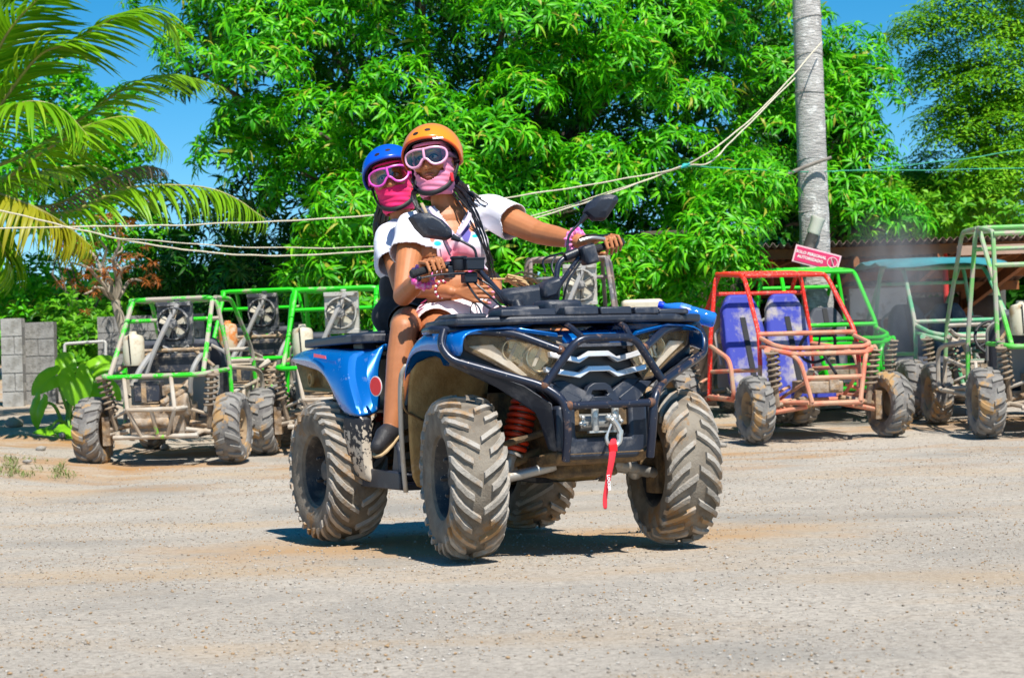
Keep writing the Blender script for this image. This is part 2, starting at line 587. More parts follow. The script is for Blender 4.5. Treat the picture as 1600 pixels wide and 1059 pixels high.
def dome_points(c, r, n, rng, low=-0.35, toward=None):
    """points and normals on the upper shell of an ellipsoid clump"""
    d = rng.normal(size=(n * 3, 3)); d /= np.linalg.norm(d, axis=1, keepdims=True)
    d = d[d[:, 2] > low]
    if toward is not None: d = d[(d @ toward) > -0.35]
    d = d[:n]
    k = rng.uniform(0.72, 1.06, (len(d), 1))
    return c + d * np.asarray(r) * k, d

M_BARK = surf('bark', (.09, .07, .052), .9, col2=(.16, .13, .10), c2_scale=14, bmp=.7, bmp_scale=30)
M_MANGO = leaf_mat('mango_leaf', (.026, .25, .002), (.070, .44, .003), (.20, .66, .006), .34, .45, old=(.40, .42, .04))
M_FEATHER = leaf_mat('feathery_leaf', (.08, .30, .006), (.17, .46, .010), (.32, .62, .016), .42, .5)
M_SHRUB = leaf_mat('shrub_leaf', (.06, .27, .01), (.13, .42, .012), (.24, .55, .02), .38, .5)
M_DARKLEAF = leaf_mat('deep_leaf', (.012, .085, .003), (.02, .13, .004), (.035, .19, .006), .25)  # darker leaf green; paints in the shade inside the mango crowns
M_DEADLEAF = leaf_mat('dead_leaf', (.30, .08, .012), (.45, .14, .02), (.24, .12, .05), .25, .7)
MANGO_T = [sprig(RNG) for _ in range(7)]
SMALL_T = [sprig(RNG, 9, .11, .045, .5, .7) for _ in range(5)]
def feather(rng):
    Vs = []; Fs = []; o = 0
    for k in range(5):
        for i in range(7):
            for s in (-1, 1):
                v, f = leaf_strip(.055 * rng.uniform(.8, 1.2), .022, .4, 2, .2)
                v = v @ rot_np('Z', s * 1.15).T; v[:, 0] += .03 + i * .030
                v = v @ rot_np('Y', .06 * i - .2).T @ rot_np('Z', k * 1.257 + rng.uniform(-.3, .3)).T
                Vs.append(v); Fs.append(f + o); o += len(v)
    return np.concatenate(Vs), np.concatenate(Fs)
FEATHER_T = [feather(RNG) for _ in range(4)]

def limb(mb, a, b, r0, r1, rng, wob=.12, n=8):
    a = Vector(a); b = Vector(b); pts = []
    for i in range(n + 1):
        t = i / n
        w = math.sin(math.pi * t) * wob
        pts.append(a.lerp(b, t) + Vector((rng.normal(0, w * .4), rng.normal(0, w * .4), w * 1.1)))
    mb.tube(spline(pts, 2), [r0 + (r1 - r0) * i / (2 * n) for i in range(2 * n + 1)], 7)

def make_tree(name, label, cat, base, clumps, T, mat, rng, trunk_r, per=46, lean=.55, sz=1.0, parts=0, part_name='leaf_sprig', fork=1.2, toward=np.array([0, -1.0, .1]), inner=None, inner_mat=None, bark=None, low=-.35, group=None, limbs=14):
    root = empty(name, base, 0, label, cat, group)
    b = Vector(base); mb = MB()
    top = b + Vector((0, 0, fork))
    mb.tube(spline([b, b + Vector((.05, .02, fork * .5)), top], 4), [trunk_r * (1.25 - .35 * i / 8) for i in range(9)], 12)
    pick = list(range(len(clumps))); rng.shuffle(pick)
    for i in pick[:limbs]:
        limb(mb, top - Vector((0, 0, .1)), Vector(clumps[i][0]) + Vector((0, .5, -.1)), trunk_r * .30, trunk_r * .07, rng)
    mb.v = [p - b for p in mb.v]
    mb.build('trunk', bark or M_BARK, root)
    Ms = []; near = []
    for c, r in clumps:
        n = int(per * (r[0] * r[2]) / .3)
        p, d = dome_points(np.array(c), r, n, rng, low, toward)
        Ms.append(orient(p, d, sz * rng.uniform(.8, 1.2, len(p)), rng, lean))
    Ms = np.concatenate(Ms)
    Ms[:, :3, 3] -= np.array(b)
    if parts:
        # the sprigs that show largest: nearest to the yard, low, in front
        Y = Ms[:, 1, 3] + 0.25 * np.abs(Ms[:, 2, 3] + b.z - 2.6)
        o = np.argsort(Y); sel, rest = o[:parts], o[parts:]
        pm = [np_mesh(part_name, v, f, mat) for v, f in T]
        for i in sel:
            child(part_name, pm[i % len(pm)], root, Matrix(Ms[i].tolist()))
        Ms = Ms[rest]
    V, Fq = stamp(T, Ms, rng)
    o = child('crown', np_mesh('crown', V, Fq, mat), root); o['kind'] = 'stuff'
    if inner is not None:
        P = np.asarray(inner) - np.array(b)
        d = rng.normal(size=P.shape); d /= np.linalg.norm(d, axis=1, keepdims=True)
        V, Fq = stamp(T, orient(P, d, 1.15 * sz * rng.uniform(.8, 1.3, len(P)), rng, .5), rng)
        o = child('inner_crown', np_mesh('inner_crown', V, Fq, inner_mat or mat), root); o['kind'] = 'stuff'
    return root

# big mango tree behind the quad: overlapping drooping domes of leaves
def mango_depth(px, py):
    return 20.9 + 2.6 * ((px - 740) / 500.0) ** 2 + max(0, 140 - py) * .006
clumps = []
mango_rows = [(-170, 300, 1230), (-95, 290, 1230), (-25, 275, 1220), (45, 300, 1215), (110, 300, 1215), (175, 345, 1200), (240, 370, 1195), (305, 450, 1180), (365, 490, 1160), (415, 510, 1130), (455, 500, 1010)]
rng = np.random.default_rng(21)
for k, (py, x0, x1) in enumerate(mango_rows):
    px = x0 + (k % 2) * 45
    while px < x1:
        qx = px + rng.uniform(-22, 22); qy = py + rng.uniform(-26, 26)
        Yd = mango_depth(qx, qy) + rng.uniform(-.45, .6)
        if rng.random() > .10:
            r = rng.uniform(.34, .62)
            clumps.append((W(qx, qy, Yd), (r, r * .9, r * rng.uniform(.62, .9))))
        px += rng.uniform(78, 125)
for qx, qy, yd in ((1105, 395, 19.9), (1140, 340, 20.1), (1125, 430, 20.1), (1165, 300, 20.4), (1075, 455, 20.3), (1010, 430, 20.2), (960, 470, 20.4), (560, 470, 20.3), (540, 410, 20.2), (545, 340, 20.1), (555, 520, 20.6)):
    clumps.append((W(qx, qy, yd), (.45, .42, .40)))
inner = []
while len(inner) < 2800:
    qx = rng.uniform(270, 1235); qy = rng.uniform(-190, 500)
    if qx < 345 and 140 < qy < 300: continue
    if qx < 420 and qy > 440: continue
    if qx > 1170 and qy > 330: continue
    yd = mango_depth(qx, qy) + rng.uniform(.7, 3.2)
    inner.append(W(qx, qy, yd))
for _ in range(900):  # added back layer of dark leaves so gaps in the crown read dark
    qx = rng.uniform(330, 1225); qy = rng.uniform(-150, 520)
    if (qx < 400 and qy < 310) or (qx > 1170 and qy > 330): continue
    inner.append(W(qx, qy, mango_depth(qx, qy) + rng.uniform(3.2, 4.4)))
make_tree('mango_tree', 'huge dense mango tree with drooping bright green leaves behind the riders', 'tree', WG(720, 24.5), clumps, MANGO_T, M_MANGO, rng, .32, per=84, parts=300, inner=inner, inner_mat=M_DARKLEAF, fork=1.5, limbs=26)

# second mango between the palm trunk and the open sky
rng = np.random.default_rng(5)
cl = []
for qx, qy, yd, r in ((1330, 90, 25.5, .5), (1345, 150, 25.2, .55), (1310, 200, 25.0, .6), (1340, 265, 25.0, .55), (1300, 310, 24.8, .6), (1245, 60, 26.0, .6), (1225, 180, 26, .6), (1220, 280, 25.5, .6), (1250, -40, 26.5, .7), (1235, 335, 25.0, .5), (1340, 335, 24.6, .5), (1400, 345, 24.8, .45), (1295, 130, 25.6, .5)):
    cl.append((W(qx, qy, yd), (r, r, r * .8)))
inner = [W(rng.uniform(1195, 1350), rng.uniform(90, 350), rng.uniform(25.6, 27.5)) for _ in range(520)]
make_tree('mango_tree', 'smaller mango tree just right of the grey palm trunk', 'tree', WG(1300, 26.5), cl, MANGO_T, M_MANGO, rng, .2, per=55, inner=inner, inner_mat=M_DARKLEAF, fork=1.6, sz=1.05)

# feathery trees on the far right, pale thin branches showing
M_PALEBARK = surf('pale_bark', (.42, .36, .28), .85, col2=(.30, .25, .19), c2_scale=12)
rng = np.random.default_rng(9)
def feathery(base_px, Yb, spots, label, nin, box, shrub=False):
    cl = [(W(x, y, d), (r, r, r * .8)) for x, y, d, r in spots]
    inner = [W(rng.uniform(box[0], box[1]), rng.uniform(box[2], box[3]), Yb + rng.uniform(-.3, 1.4)) for _ in range(nin)]
    return make_tree('feathery_tree', label, 'tree', WG(base_px, Yb), cl, FEATHER_T, M_FEATHER, rng, .10, per=60, inner=inner, fork=2.4, bark=M_PALEBARK, sz=1.35, lean=.35, toward=None, low=-.8, limbs=12, group='feathery trees behind the shed')
feathery(1560, 27.5, [(1440, 45, 27, .4), (1500, 20, 27, .45), (1560, 60, 27, .5), (1600, 30, 27.5, .5), (1470, 110, 27.3, .45), (1530, 140, 27, .5), (1590, 130, 27, .5), (1500, 200, 27, .5), (1570, 210, 26.8, .55), (1630, 190, 27, .6), (1465, 190, 27.2, .3), (1540, 280, 26.6, .5), (1600, 280, 26.6, .5), (1545, -40, 27, .5), (1620, -50, 27, .5)], 'tall feathery tree with pale branches at the far right edge', 70, (1490, 1640, 120, 340))
feathery(1440, 28.5, [(1450, 275, 28, .4), (1480, 300, 27.8, .5), (1420, 310, 27.6, .5), (1370, 310, 27.8, .5), (1520, 330, 27.4, .5), (1450, 345, 27.2, .5)], 'low feathery tree behind the teal roofed buggy, beside the blue sky gap', 120, (1390, 1540, 285, 350))

def shrub_mass(name, label, base, spots, mat, T, rng, per=70, sz=1.0, cat='shrub', group=None):
    cl = [(W(x, y, d), (r, r, r * .85)) for x, y, d, r in spots]
    return make_tree(name, label, cat, base, cl, T, mat, rng, .05, per=per, fork=.5, sz=sz, toward=None, low=-.9, lean=.5, limbs=6, group=group)
rng = np.random.default_rng(15)
shrub_mass('leafy_shrub', 'bright green bush behind the shed roof on the right', WG(1460, 26.5), [(x, 345 + rng.uniform(-25, 12), 26.2, .42) for x in range(1280, 1660, 38)], M_SHRUB, SMALL_T, rng)
shrub_mass('leafy_shrub', 'light green bush in the gap between the concrete wall panels', WG(125, 24.5), [(110, 500, 24.5, .4), (145, 485, 24.5, .4), (125, 540, 24.3, .4), (160, 530, 24.3, .35), (105, 560, 24.2, .35), (150, 575, 24.2, .35), (185, 490, 24.8, .3)], M_SHRUB, SMALL_T, rng)
shrub_mass('leafy_shrub', 'dark green bush above the wall at the far left edge', WG(20, 27), [(0, 440, 27, .5), (45, 450, 27, .5), (80, 440, 27, .45), (20, 480, 26.6, .5), (70, 490, 26.6, .4), (-30, 460, 27, .5), (0, 520, 26.5, .4)], M_MANGO, SMALL_T, rng)
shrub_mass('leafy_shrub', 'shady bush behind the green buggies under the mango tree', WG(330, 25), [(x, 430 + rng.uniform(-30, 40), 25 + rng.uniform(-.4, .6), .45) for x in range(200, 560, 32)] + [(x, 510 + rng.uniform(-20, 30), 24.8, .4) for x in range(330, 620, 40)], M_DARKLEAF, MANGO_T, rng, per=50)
shrub_mass('leafy_shrub', 'green bush behind the coconut fronds on the left', WG(130, 26), [(80, 250, 26, .5), (130, 220, 26, .5), (170, 180, 26.5, .5), (140, 290, 26, .5), (60, 310, 26, .5), (190, 240, 26.5, .4), (20, 210, 26, .5), (110, 160, 26.5, .4), (215, 300, 26, .4), (200, 360, 25.5, .45), (250, 380, 25.5, .4), (150, 370, 25.5, .4), (40, 160, 26.5, .5), (90, 110, 26.8, .45), (-10, 130, 26.5, .5), (30, 260, 26, .5), (0, 340, 26, .4)], M_MANGO, SMALL_T, rng, per=120, cat='tree')

# the far wood behind everything: one mass
rng = np.random.default_rng(51)
P = []
while len(P) < 2600:
    qx = rng.uniform(-160, 1760); lim = 445 - (95 if qx > 1200 else 0) + 25 * mnoise.noise(Vector((qx * .012, 0, 0)))
    qy = rng.uniform(lim, 640)
    P.append(W(qx, qy, 31 + rng.uniform(-1.2, 2.5)))
P = np.array(P); d = rng.normal(size=P.shape); d /= np.linalg.norm(d, axis=1, keepdims=True)
V, Fq = stamp(SMALL_T, orient(P, d, 3.6 * rng.uniform(.8, 1.3, len(P)), rng, .5), rng)
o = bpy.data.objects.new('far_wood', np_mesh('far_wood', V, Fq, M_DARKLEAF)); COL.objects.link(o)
tag(o, 'dark green wood far behind the yard', 'woods', kind='stuff')

# half dead branch with rusty leaves, left
rng = np.random.default_rng(31)
root = empty('dry_tree', WG(205, 22.8), 0, 'half dead small tree with rusty orange withered leaves above the wall', 'tree')
b = root.location.copy(); mb = MB()
top = W(180, 470, 22.8)
mb.tube(spline([b, b.lerp(top, .5) + Vector((.06, 0, 0)), top], 3), .05, 8)
tips = [W(x, y, 22.6 + rng.uniform(-.3, .5)) for x, y in ((120, 375), (150, 360), (190, 385), (205, 415), (140, 420), (165, 440), (110, 410), (185, 350), (225, 440), (130, 460))]
for t in tips: limb(mb, top, t, .028, .008, rng, .1, 5)
mb.v = [p - b for p in mb.v]; mb.build('trunk', M_PALEBARK, root)
P = np.concatenate([np.array(t) + rng.normal(0, .13, (8, 3)) for t in tips]); 
V, Fq = stamp(MANGO_T, orient(P - np.array(b), rng.normal(size=P.shape) * .4, .55 * rng.uniform(.7, 1.2, len(P)), rng, .3), rng)
o = child('withered_leaves', np_mesh('withered_leaves', V, Fq, M_DEADLEAF), root); o['kind'] = 'stuff'

# ------------------------------------------------------------------ coconut palm (left): crown reaches into the frame
M_PALM = leaf_mat('palm_leaflet', (.10, .32, .006), (.19, .44, .008), (.36, .54, .02), .38, .4)
M_PALMDRY = leaf_mat('dry_palm_leaflet', (.22, .15, .09), (.30, .21, .13), (.18, .13, .09), .2, .8)
M_PALMYEL = leaf_mat('yellow_palm_leaflet', (.30, .30, .01), (.40, .38, .02), (.24, .30, .015), .4, .4)
M_RACHIS = surf('palm_rachis', (.34, .34, .06), .5, col2=(.26, .22, .08), c2_scale=8)
def unit_leaflet(droop):
    v, f = leaf_strip(1.0, .066, droop, 5, .5, wf=lambda t: (1.0 - t ** 2.2) * (.55 + .45 * min(1, t * 5)) + .05)
    return v, f
LEAFLET = [unit_leaflet(d) for d in (.35, .6, .9, 1.2)]
palm_base = WG(-130, 19.5)
palm = empty('coconut_palm', palm_base, 0, 'coconut palm at the left edge with long arching feather fronds', 'palm tree')
crown = W(-70, 260, 19.3)
mb = MB(); pts = [palm_base, palm_base.lerp(crown, .5) + Vector((-.08, 0, 0)), crown]
mb.tube([p - palm_base for p in spline(pts, 10)], [.20 - .06 * i / 20 + (.006 if i % 2 else 0) for i in range(21)], 14)
mb.build('trunk', surf('palm_trunk', (.34, .31, .27), .9, col2=(.22, .2, .17), c2_scale=10, bmp=.5), palm)
FR = [  # rachis pixels, depth offset, leaflet length, droop index, material, sub-parts?
    ([(-60, 300), (30, 330), (110, 330), (200, 294), (300, 291), (360, 306), (414, 342)], -.3, .42, 3, M_PALM, True),
    ([(-60, 290), (0, 283), (70, 235), (150, 192), (215, 186), (262, 232)], -.5, .46, 2, M_PALM, True),
    ([(-60, 280), (40, 240), (130, 183), (200, 136), (270, 118), (342, 134)], .3, .44, 1, M_PALM, True),
    ([(-60, 260), (0, 165), (60, 88), (110, 66), (180, 28), (240, 18), (270, 50)], -.2, .56, 1, M_PALM, False),
    ([(-70, 280), (-10, 300), (50, 322), (100, 350), (142, 384)], -.9, .40, 3, M_PALMYEL, False),
    ([(-70, 250), (-20, 120), (20, 40), (90, -25), (170, -60)], -.4, .52, 1, M_PALM, False),
    ([(-70, 270), (-10, 190), (40, 160), (95, 170), (140, 215)], -.8, .46, 2, M_PALM, False),
    ([(-70, 290), (20, 320), (90, 318), (170, 276), (225, 260), (258, 266)], .6, .22, 3, M_PALMDRY, False),
    ([(-70, 250), (-30, 110), (-5, 10), (10, -90)], .1, .5, 0, M_PALM, False),
    ([(-70, 250), (-60, 100), (-20, 20), (60, -60), (120, -80)], .6, .5, 1, M_PALM, False),
    ([(-70, 290), (-30, 330), (0, 380), (20, 430)], -.6, .42, 3, M_PALM, False),
    ([(-70, 280), (30, 275), (100, 262), (160, 262), (200, 290)], 1.0, .38, 2, M_PALM, False),
    ([(-70, 270), (-180, 180), (-300, 170), (-380, 240)], 0, .5, 2, M_PALM, False),
    ([(-70, 260), (-150, 100), (-230, 20), (-300, 0)], .4, .5, 1, M_PALM, False),
]
leaf_meshes = {}
rng = np.random.default_rng(77)
for px, dy, LL, di, mt, sub in FR:
    n = len(px)
    P = spline([W(x, y, 19.3 + dy * min(1, i / 2.0)) for i, (x, y) in enumerate(px)], 12)
    mb = MB(); mb.tube([p - palm_base for p in P], [.022 - .018 * i / (len(P) - 1) for i in range(len(P))], 6)
    fr = mb.build('frond', M_RACHIS, palm)
    Ms = []; NL = 48 if sub else 58
    for i in range(NL):
        t = .14 + .86 * i / (NL - 1)
        q = t * (len(P) - 1); a = min(int(q), len(P) - 2); p = P[a].lerp(P[a + 1], q - a)
        tan = (P[a + 1] - P[a]).normalized()
        side = tan.cross(Vector((0, 0, 1))).normalized(); nup = side.cross(tan).normalized()
        L = LL * (math.sin(math.pi * (.16 + .80 * t)) ** .55) * rng.uniform(.85, 1.12)
        for s in (-1, 1):
            d = (tan * rng.uniform(.55, .85) + side * s * rng.uniform(.8, 1.0) + nup * rng.uniform(.0, .25) - Vector((0, 0, 1)) * (.12 + .28 * di / 3)).normalized()
            z = (nup - d * nup.dot(d)).normalized(); y = z.cross(d)
            M = Matrix((d, y, z)).transposed().to_4x4()
            M = Matrix.Translation(p - palm_base) @ M @ Matrix.Diagonal((L * 1.45, L * 1.45 * rng.uniform(.85, 1.25), L * 1.45, 1))
            Ms.append(M)
    v0, f0 = LEAFLET[di]
    if sub:
        key = (di, mt.name)
        if key not in leaf_meshes: leaf_meshes[key] = np_mesh('leaflet', v0, f0, mt)
        for M in Ms: child('leaflet', leaf_meshes[key], fr, M)
    else:
        V, Fq = stamp([(v0, f0)], np.array([np.array(M) for M in Ms]), rng)
        o = child('leaflets', np_mesh('leaflets', V, Fq, mt), fr); o['kind'] = 'stuff'
# ------------------------------------------------------------------ quad bike
CLAY = (.36, .23, .11); DUST = (.46, .41, .35)
M_BLUE = surf('blue_paint', (.002, .155, .56), .26, metal=.30, dirt=(.40, .36, .30), dirt_lo=.60, dirt_hi=.78, dirt_scale=14, coat=.6)
M_BLUEMUD, nt, b_ = new_mat('splattered_panel')
tc = nt.nodes.new('ShaderNodeTexCoord'); sx_ = nt.nodes.new('ShaderNodeSeparateXYZ'); nt.links.new(tc.outputs['Object'], sx_.inputs[0])
mr = N(nt, 'ShaderNodeMapRange'); mr.inputs['From Min'].default_value = .62; mr.inputs['From Max'].default_value = .27; mr.inputs['To Min'].default_value = -.07; mr.inputs['To Max'].default_value = .17; nt.links.new(sx_.outputs['Z'], mr.inputs['Value'])
nn = N(nt, 'ShaderNodeTexNoise', Scale=34.0, Detail=6.0, Roughness=.62); nt.links.new(tc.outputs['Object'], nn.inputs['Vector'])
ad = N(nt, 'ShaderNodeMath', operation='ADD'); nt.links.new(nn.outputs['Fac'], ad.inputs[0]); nt.links.new(mr.outputs[0], ad.inputs[1])
m2 = N(nt, 'ShaderNodeMapRange'); m2.inputs['From Min'].default_value = .535; m2.inputs['From Max'].default_value = .565; nt.links.new(ad.outputs[0], m2.inputs['Value'])
nt.links.new(mixc(nt, m2.outputs[0], (.016, .018, .026), (.60, .52, .42)), b_.inputs['Base Color']); b_.inputs['Roughness'].default_value = .6
M_BLACK = surf('black_plastic', (.020, .026, .042), .42, dirt=(.20, .19, .19), dirt_lo=.52, dirt_hi=.85, dirt_scale=10, bmp=.12, bmp_scale=180)
M_BLACK2 = surf('clean_black_plastic', (.014, .017, .026), .36, bmp=.1, bmp_scale=200)
M_PIPE = surf('black_bumper_pipe', (.018, .024, .045), .3, dirt=(.24, .13, .075), dirt_lo=.60, dirt_hi=.70, dirt_scale=16, metal=.2, fine=((.35, .31, .27), .66))
M_RUST = surf('rusty_weld', (.24, .10, .05), .8, col2=(.07, .045, .04), c2_scale=45)
M_MUD = surf('mud_caked', (.50, .34, .15), .85, col2=(.34, .20, .07), c2_scale=7, dirt=(.60, .52, .40), dirt_lo=.56, dirt_hi=.70, dirt_scale=5, bmp=.35, bmp_scale=40)
M_CHASSIS = surf('muddy_chassis', (.10, .065, .035), .8, dirt=(.30, .18, .075), dirt_lo=.42, dirt_hi=.62, dirt_scale=11, bmp=.4, bmp_scale=40)
M_DUSTSTEEL = surf('dusty_steel', (.42, .40, .37), .45, metal=.5, dirt=(.36, .28, .2), dirt_lo=.5, dirt_hi=.65, dirt_scale=20)
M_CHROME = surf('chrome_trim', (.86, .86, .88), .22, metal=.45, dirt=(.40, .33, .27), dirt_lo=.60, dirt_hi=.75, dirt_scale=18)
M_TYRE = surf('dusty_tyre', (.15, .125, .098), .9, col2=(.26, .225, .18), c2_scale=9, dirt=(.27, .155, .07), dirt_lo=.56, dirt_hi=.64, dirt_scale=6.5, bmp=.3, bmp_scale=120, spec=.25)
M_LUG = surf('dusty_lug', (.43, .395, .35), .9, col2=(.31, .28, .24), c2_scale=14, dirt=(.36, .215, .10), dirt_lo=.49, dirt_hi=.62, dirt_scale=5.5, bmp=.35, bmp_scale=90, spec=.25)
M_RIM = surf('dark_rim', (.035, .036, .040), .5, metal=.2, dirt=(.20, .17, .14), dirt_lo=.48, dirt_hi=.7, dirt_scale=9, fine=((.34, .31, .28), .68))
M_SPRING = surf('red_spring', (.72, .05, .012), .4, dirt=(.30, .12, .06), dirt_lo=.62, dirt_hi=.72, dirt_scale=20)
M_RED = surf('red_webbing', (.80, .03, .05), .7, bmp=.3, bmp_scale=220)
M_WHITE = surf('white_print', (.85, .85, .85), .5)
M_GRIP = surf('rubber_grip', (.02, .021, .025), .6, bmp=.5, bmp_scale=300)
M_STEEL = surf('pale_steel', (.62, .62, .60), .35, metal=.7, dirt=(.4, .35, .3), dirt_lo=.58, dirt_hi=.7, dirt_scale=30)
M_SEAT = surf('black_vinyl', (.014, .014, .017), .42, bmp=.25, bmp_scale=120)

AYAW = .44307
ATV_O = Vector((-.0852, 9.1803, 0.0))
ATV_M = Matrix.Translation(ATV_O) @ Matrix.Rotation(AYAW - math.pi / 2, 4, 'Z')
ATV_I = ATV_M.inverted()

def LP(px, py, ax, val):
    """quad-local point seen at a photo pixel on the local plane axis=val"""
    o = ATV_I @ Vector(CAM)
    d = ATV_I.to_3x3() @ Vector(FW + RT * (px - 800) / F_PX - UP * (py - 529.5) / F_PX)
    t = (val - o[ax]) / d[ax]
    return o + d * t
def LX(px, py, v): return LP(px, py, 0, v)
def LY(px, py, v): return LP(px, py, 1, v)
def AW(px, py, Y): return ATV_I @ W(px, py, Y)

# ---- wheels
def tyre_mesh(R, Wd, rim, nl, lug, name, mat, seg=60, steps=6, slope=.30):
    w = Wd / 2; H = R - lug
    prof = [(-.72 * w, rim - .004), (-.86 * w, rim + .004), (-.97 * w, rim + .25 * (H - rim)), (-1.0 * w, rim + .52 * (H - rim)), (-.95 * w, rim + .80 * (H - rim)), (-.80 * w, H - .018), (-.5 * w, H - .004), (0, H)]
    prof = prof + [(-y, r) for y, r in reversed(prof[:-1])]
    mb = MB(); rows = []
    for y, r in prof:
        rows.append([(r * math.cos(2 * math.pi * j / seg), y, r * math.sin(2 * math.pi * j / seg)) for j in range(seg)])
    mb.grid(rows, True)
    # sidewall ridge rings
    half = [(0, H), (.5 * w, H - .004), (.80 * w, H - .018), (.96 * w, rim + .78 * (H - rim)), (1.0 * w, rim + .55 * (H - rim))]
    def P(s):
        q = s * (len(half) - 1); i = min(int(q), len(half) - 2); f = q - i
        return (half[i][0] + (half[i + 1][0] - half[i][0]) * f, half[i][1] + (half[i + 1][1] - half[i][1]) * f)
    pitch = 2 * math.pi / nl
    nbase = len(mb.f)
    for i in range(nl):
        for s in (-1, 1):
            th0 = pitch * (i + (.5 if s > 0 else 0))
            vs = []; fs = []
            long = (i % 2 == 0)
            S = [(.02 if long else .16) + ((.92 if long else .84) - (.02 if long else .16)) * k / (steps - 1) for k in range(steps)]
            for k, u in enumerate(S):
                y, r = P(u); y2, r2 = P(min(1, u + .03)); y1, r1 = P(max(0, u - .03))
                ty, tr = y2 - y1, r2 - r1; L = math.hypot(ty, tr); ny, nr = -tr / L, ty / L
                h = lug * (1.0 if u < .62 else max(.35, 1 - (u - .62) * 1.5))
                hw = (.046 + .022 * u) * (.30 / R) * (20 / nl) * 1.32
                tc = th0 + slope * min(u, .8) + (.10 * (u - .6) if u > .6 else 0)
                for (dt, dn) in ((-hw * 1.15, -.006), (-hw * .8, h), (hw * .8, h), (hw * 1.15, -.006)):
                    rr = r + nr * dn; yy = (y + ny * dn) * s; a = tc + dt
                    vs.append((rr * math.cos(a), yy, rr * math.sin(a)))
                if k:
                    o = (k - 1) * 4
                    fs += [(o, o + 1, o + 5, o + 4), (o + 1, o + 2, o + 6, o + 5), (o + 2, o + 3, o + 7, o + 6)]
            fs += [(0, 1, 2, 3), (len(vs) - 4, len(vs) - 3, len(vs) - 2, len(vs) - 1)]
            mb.add(vs, fs)
    me = mb.mesh(name, mat, True, 32)
    me.materials.append(M_LUG)
    mi = np.zeros(len(me.polygons), dtype=np.int32); mi[nbase:] = 1
    me.polygons.foreach_set('material_index', mi)
    return me

def rim_mesh(rim, Wd, name, mat, dish=.35):
    """steel wheel, open side towards -y"""
    w = Wd / 2
    prof = [(rim + .006, -.84 * w), (rim + .012, -.80 * w), (rim - .006, -.74 * w), (rim - .018, -.45 * w), (rim - .03, -.2 * w), (rim - .035, dish * w * -.3), (rim * .62, -.02 * w), (rim * .50, -.28 * w), (rim * .30, -.34 * w), (rim * .26, -.50 * w), (rim * .1, -.52 * w), (.001, -.52 * w)]
    mb = MB(); M = Matrix.Rotation(-math.pi / 2, 4, 'X')
    mb.lathe([(r, h) for r, h in prof], 36, M, caps=False)
    mb.lathe([(rim + .006, .84 * w), (rim - .006, .72 * w), (rim - .03, .3 * w), (rim - .034, -.1 * w), (rim * .5, .1 * w), (.001, .1 * w)], 36, M, caps=False)
    for k in range(4):
        a = k * math.pi / 2 + .5
        mb.lathe([(.013, -.40 * w), (.013, -.30 * w - .035), (.006, -.30 * w - .045)], 6, M @ Matrix.Translation((rim * .42 * math.cos(a), rim * .42 * math.sin(a), -.0)))
    for k in range(8):
        a = k * math.pi / 4
        mb.lathe([(.02, -.16 * w), (.02, -.19 * w)], 10, M @ Matrix.Translation((rim * .74 * math.cos(a), rim * .74 * math.sin(a), .0)))
    return mb.mesh(name, mat, True, 40)

def lathe_y(mb, prof, n, c=(0, 0, 0)):
    return mb.lathe(prof, n, Matrix.Translation(c) @ Matrix.Rotation(-math.pi / 2, 4, 'X'))

atv = empty('quad_bike', M=ATV_M, label='dusty blue quad bike with black bull bar ridden by two people', cat='quad bike')
TF = tyre_mesh(.330, .215, .165, 28, .018, 'tyre', M_TYRE, slope=.46)
TR = tyre_mesh(.330, .265, .165, 28, .018, 'tyre', M_TYRE, slope=.54)
RF = rim_mesh(.165, .215, 'wheel', M_RIM); RR_ = rim_mesh(.165, .265, 'wheel', M_RIM)
for sx, sy, tm, rm in ((1, -1, TF, RF), (1, 1, TF, RF), (-1, -1, TR, RR_), (-1, 1, TR, RR_)):
    M = Matrix.Translation((sx * .7104, sy * .4788, .330)) @ Matrix.Rotation(R_(-10) if sx > 0 else 0, 4, 'Z') @ Matrix.Rotation(math.pi if sy > 0 else 0, 4, 'Z') @ Matrix.Rotation(random.uniform(0, 3), 4, 'Y')
    wb = child('wheel', rm, atv, M)
    child('tyre', tm, wb)

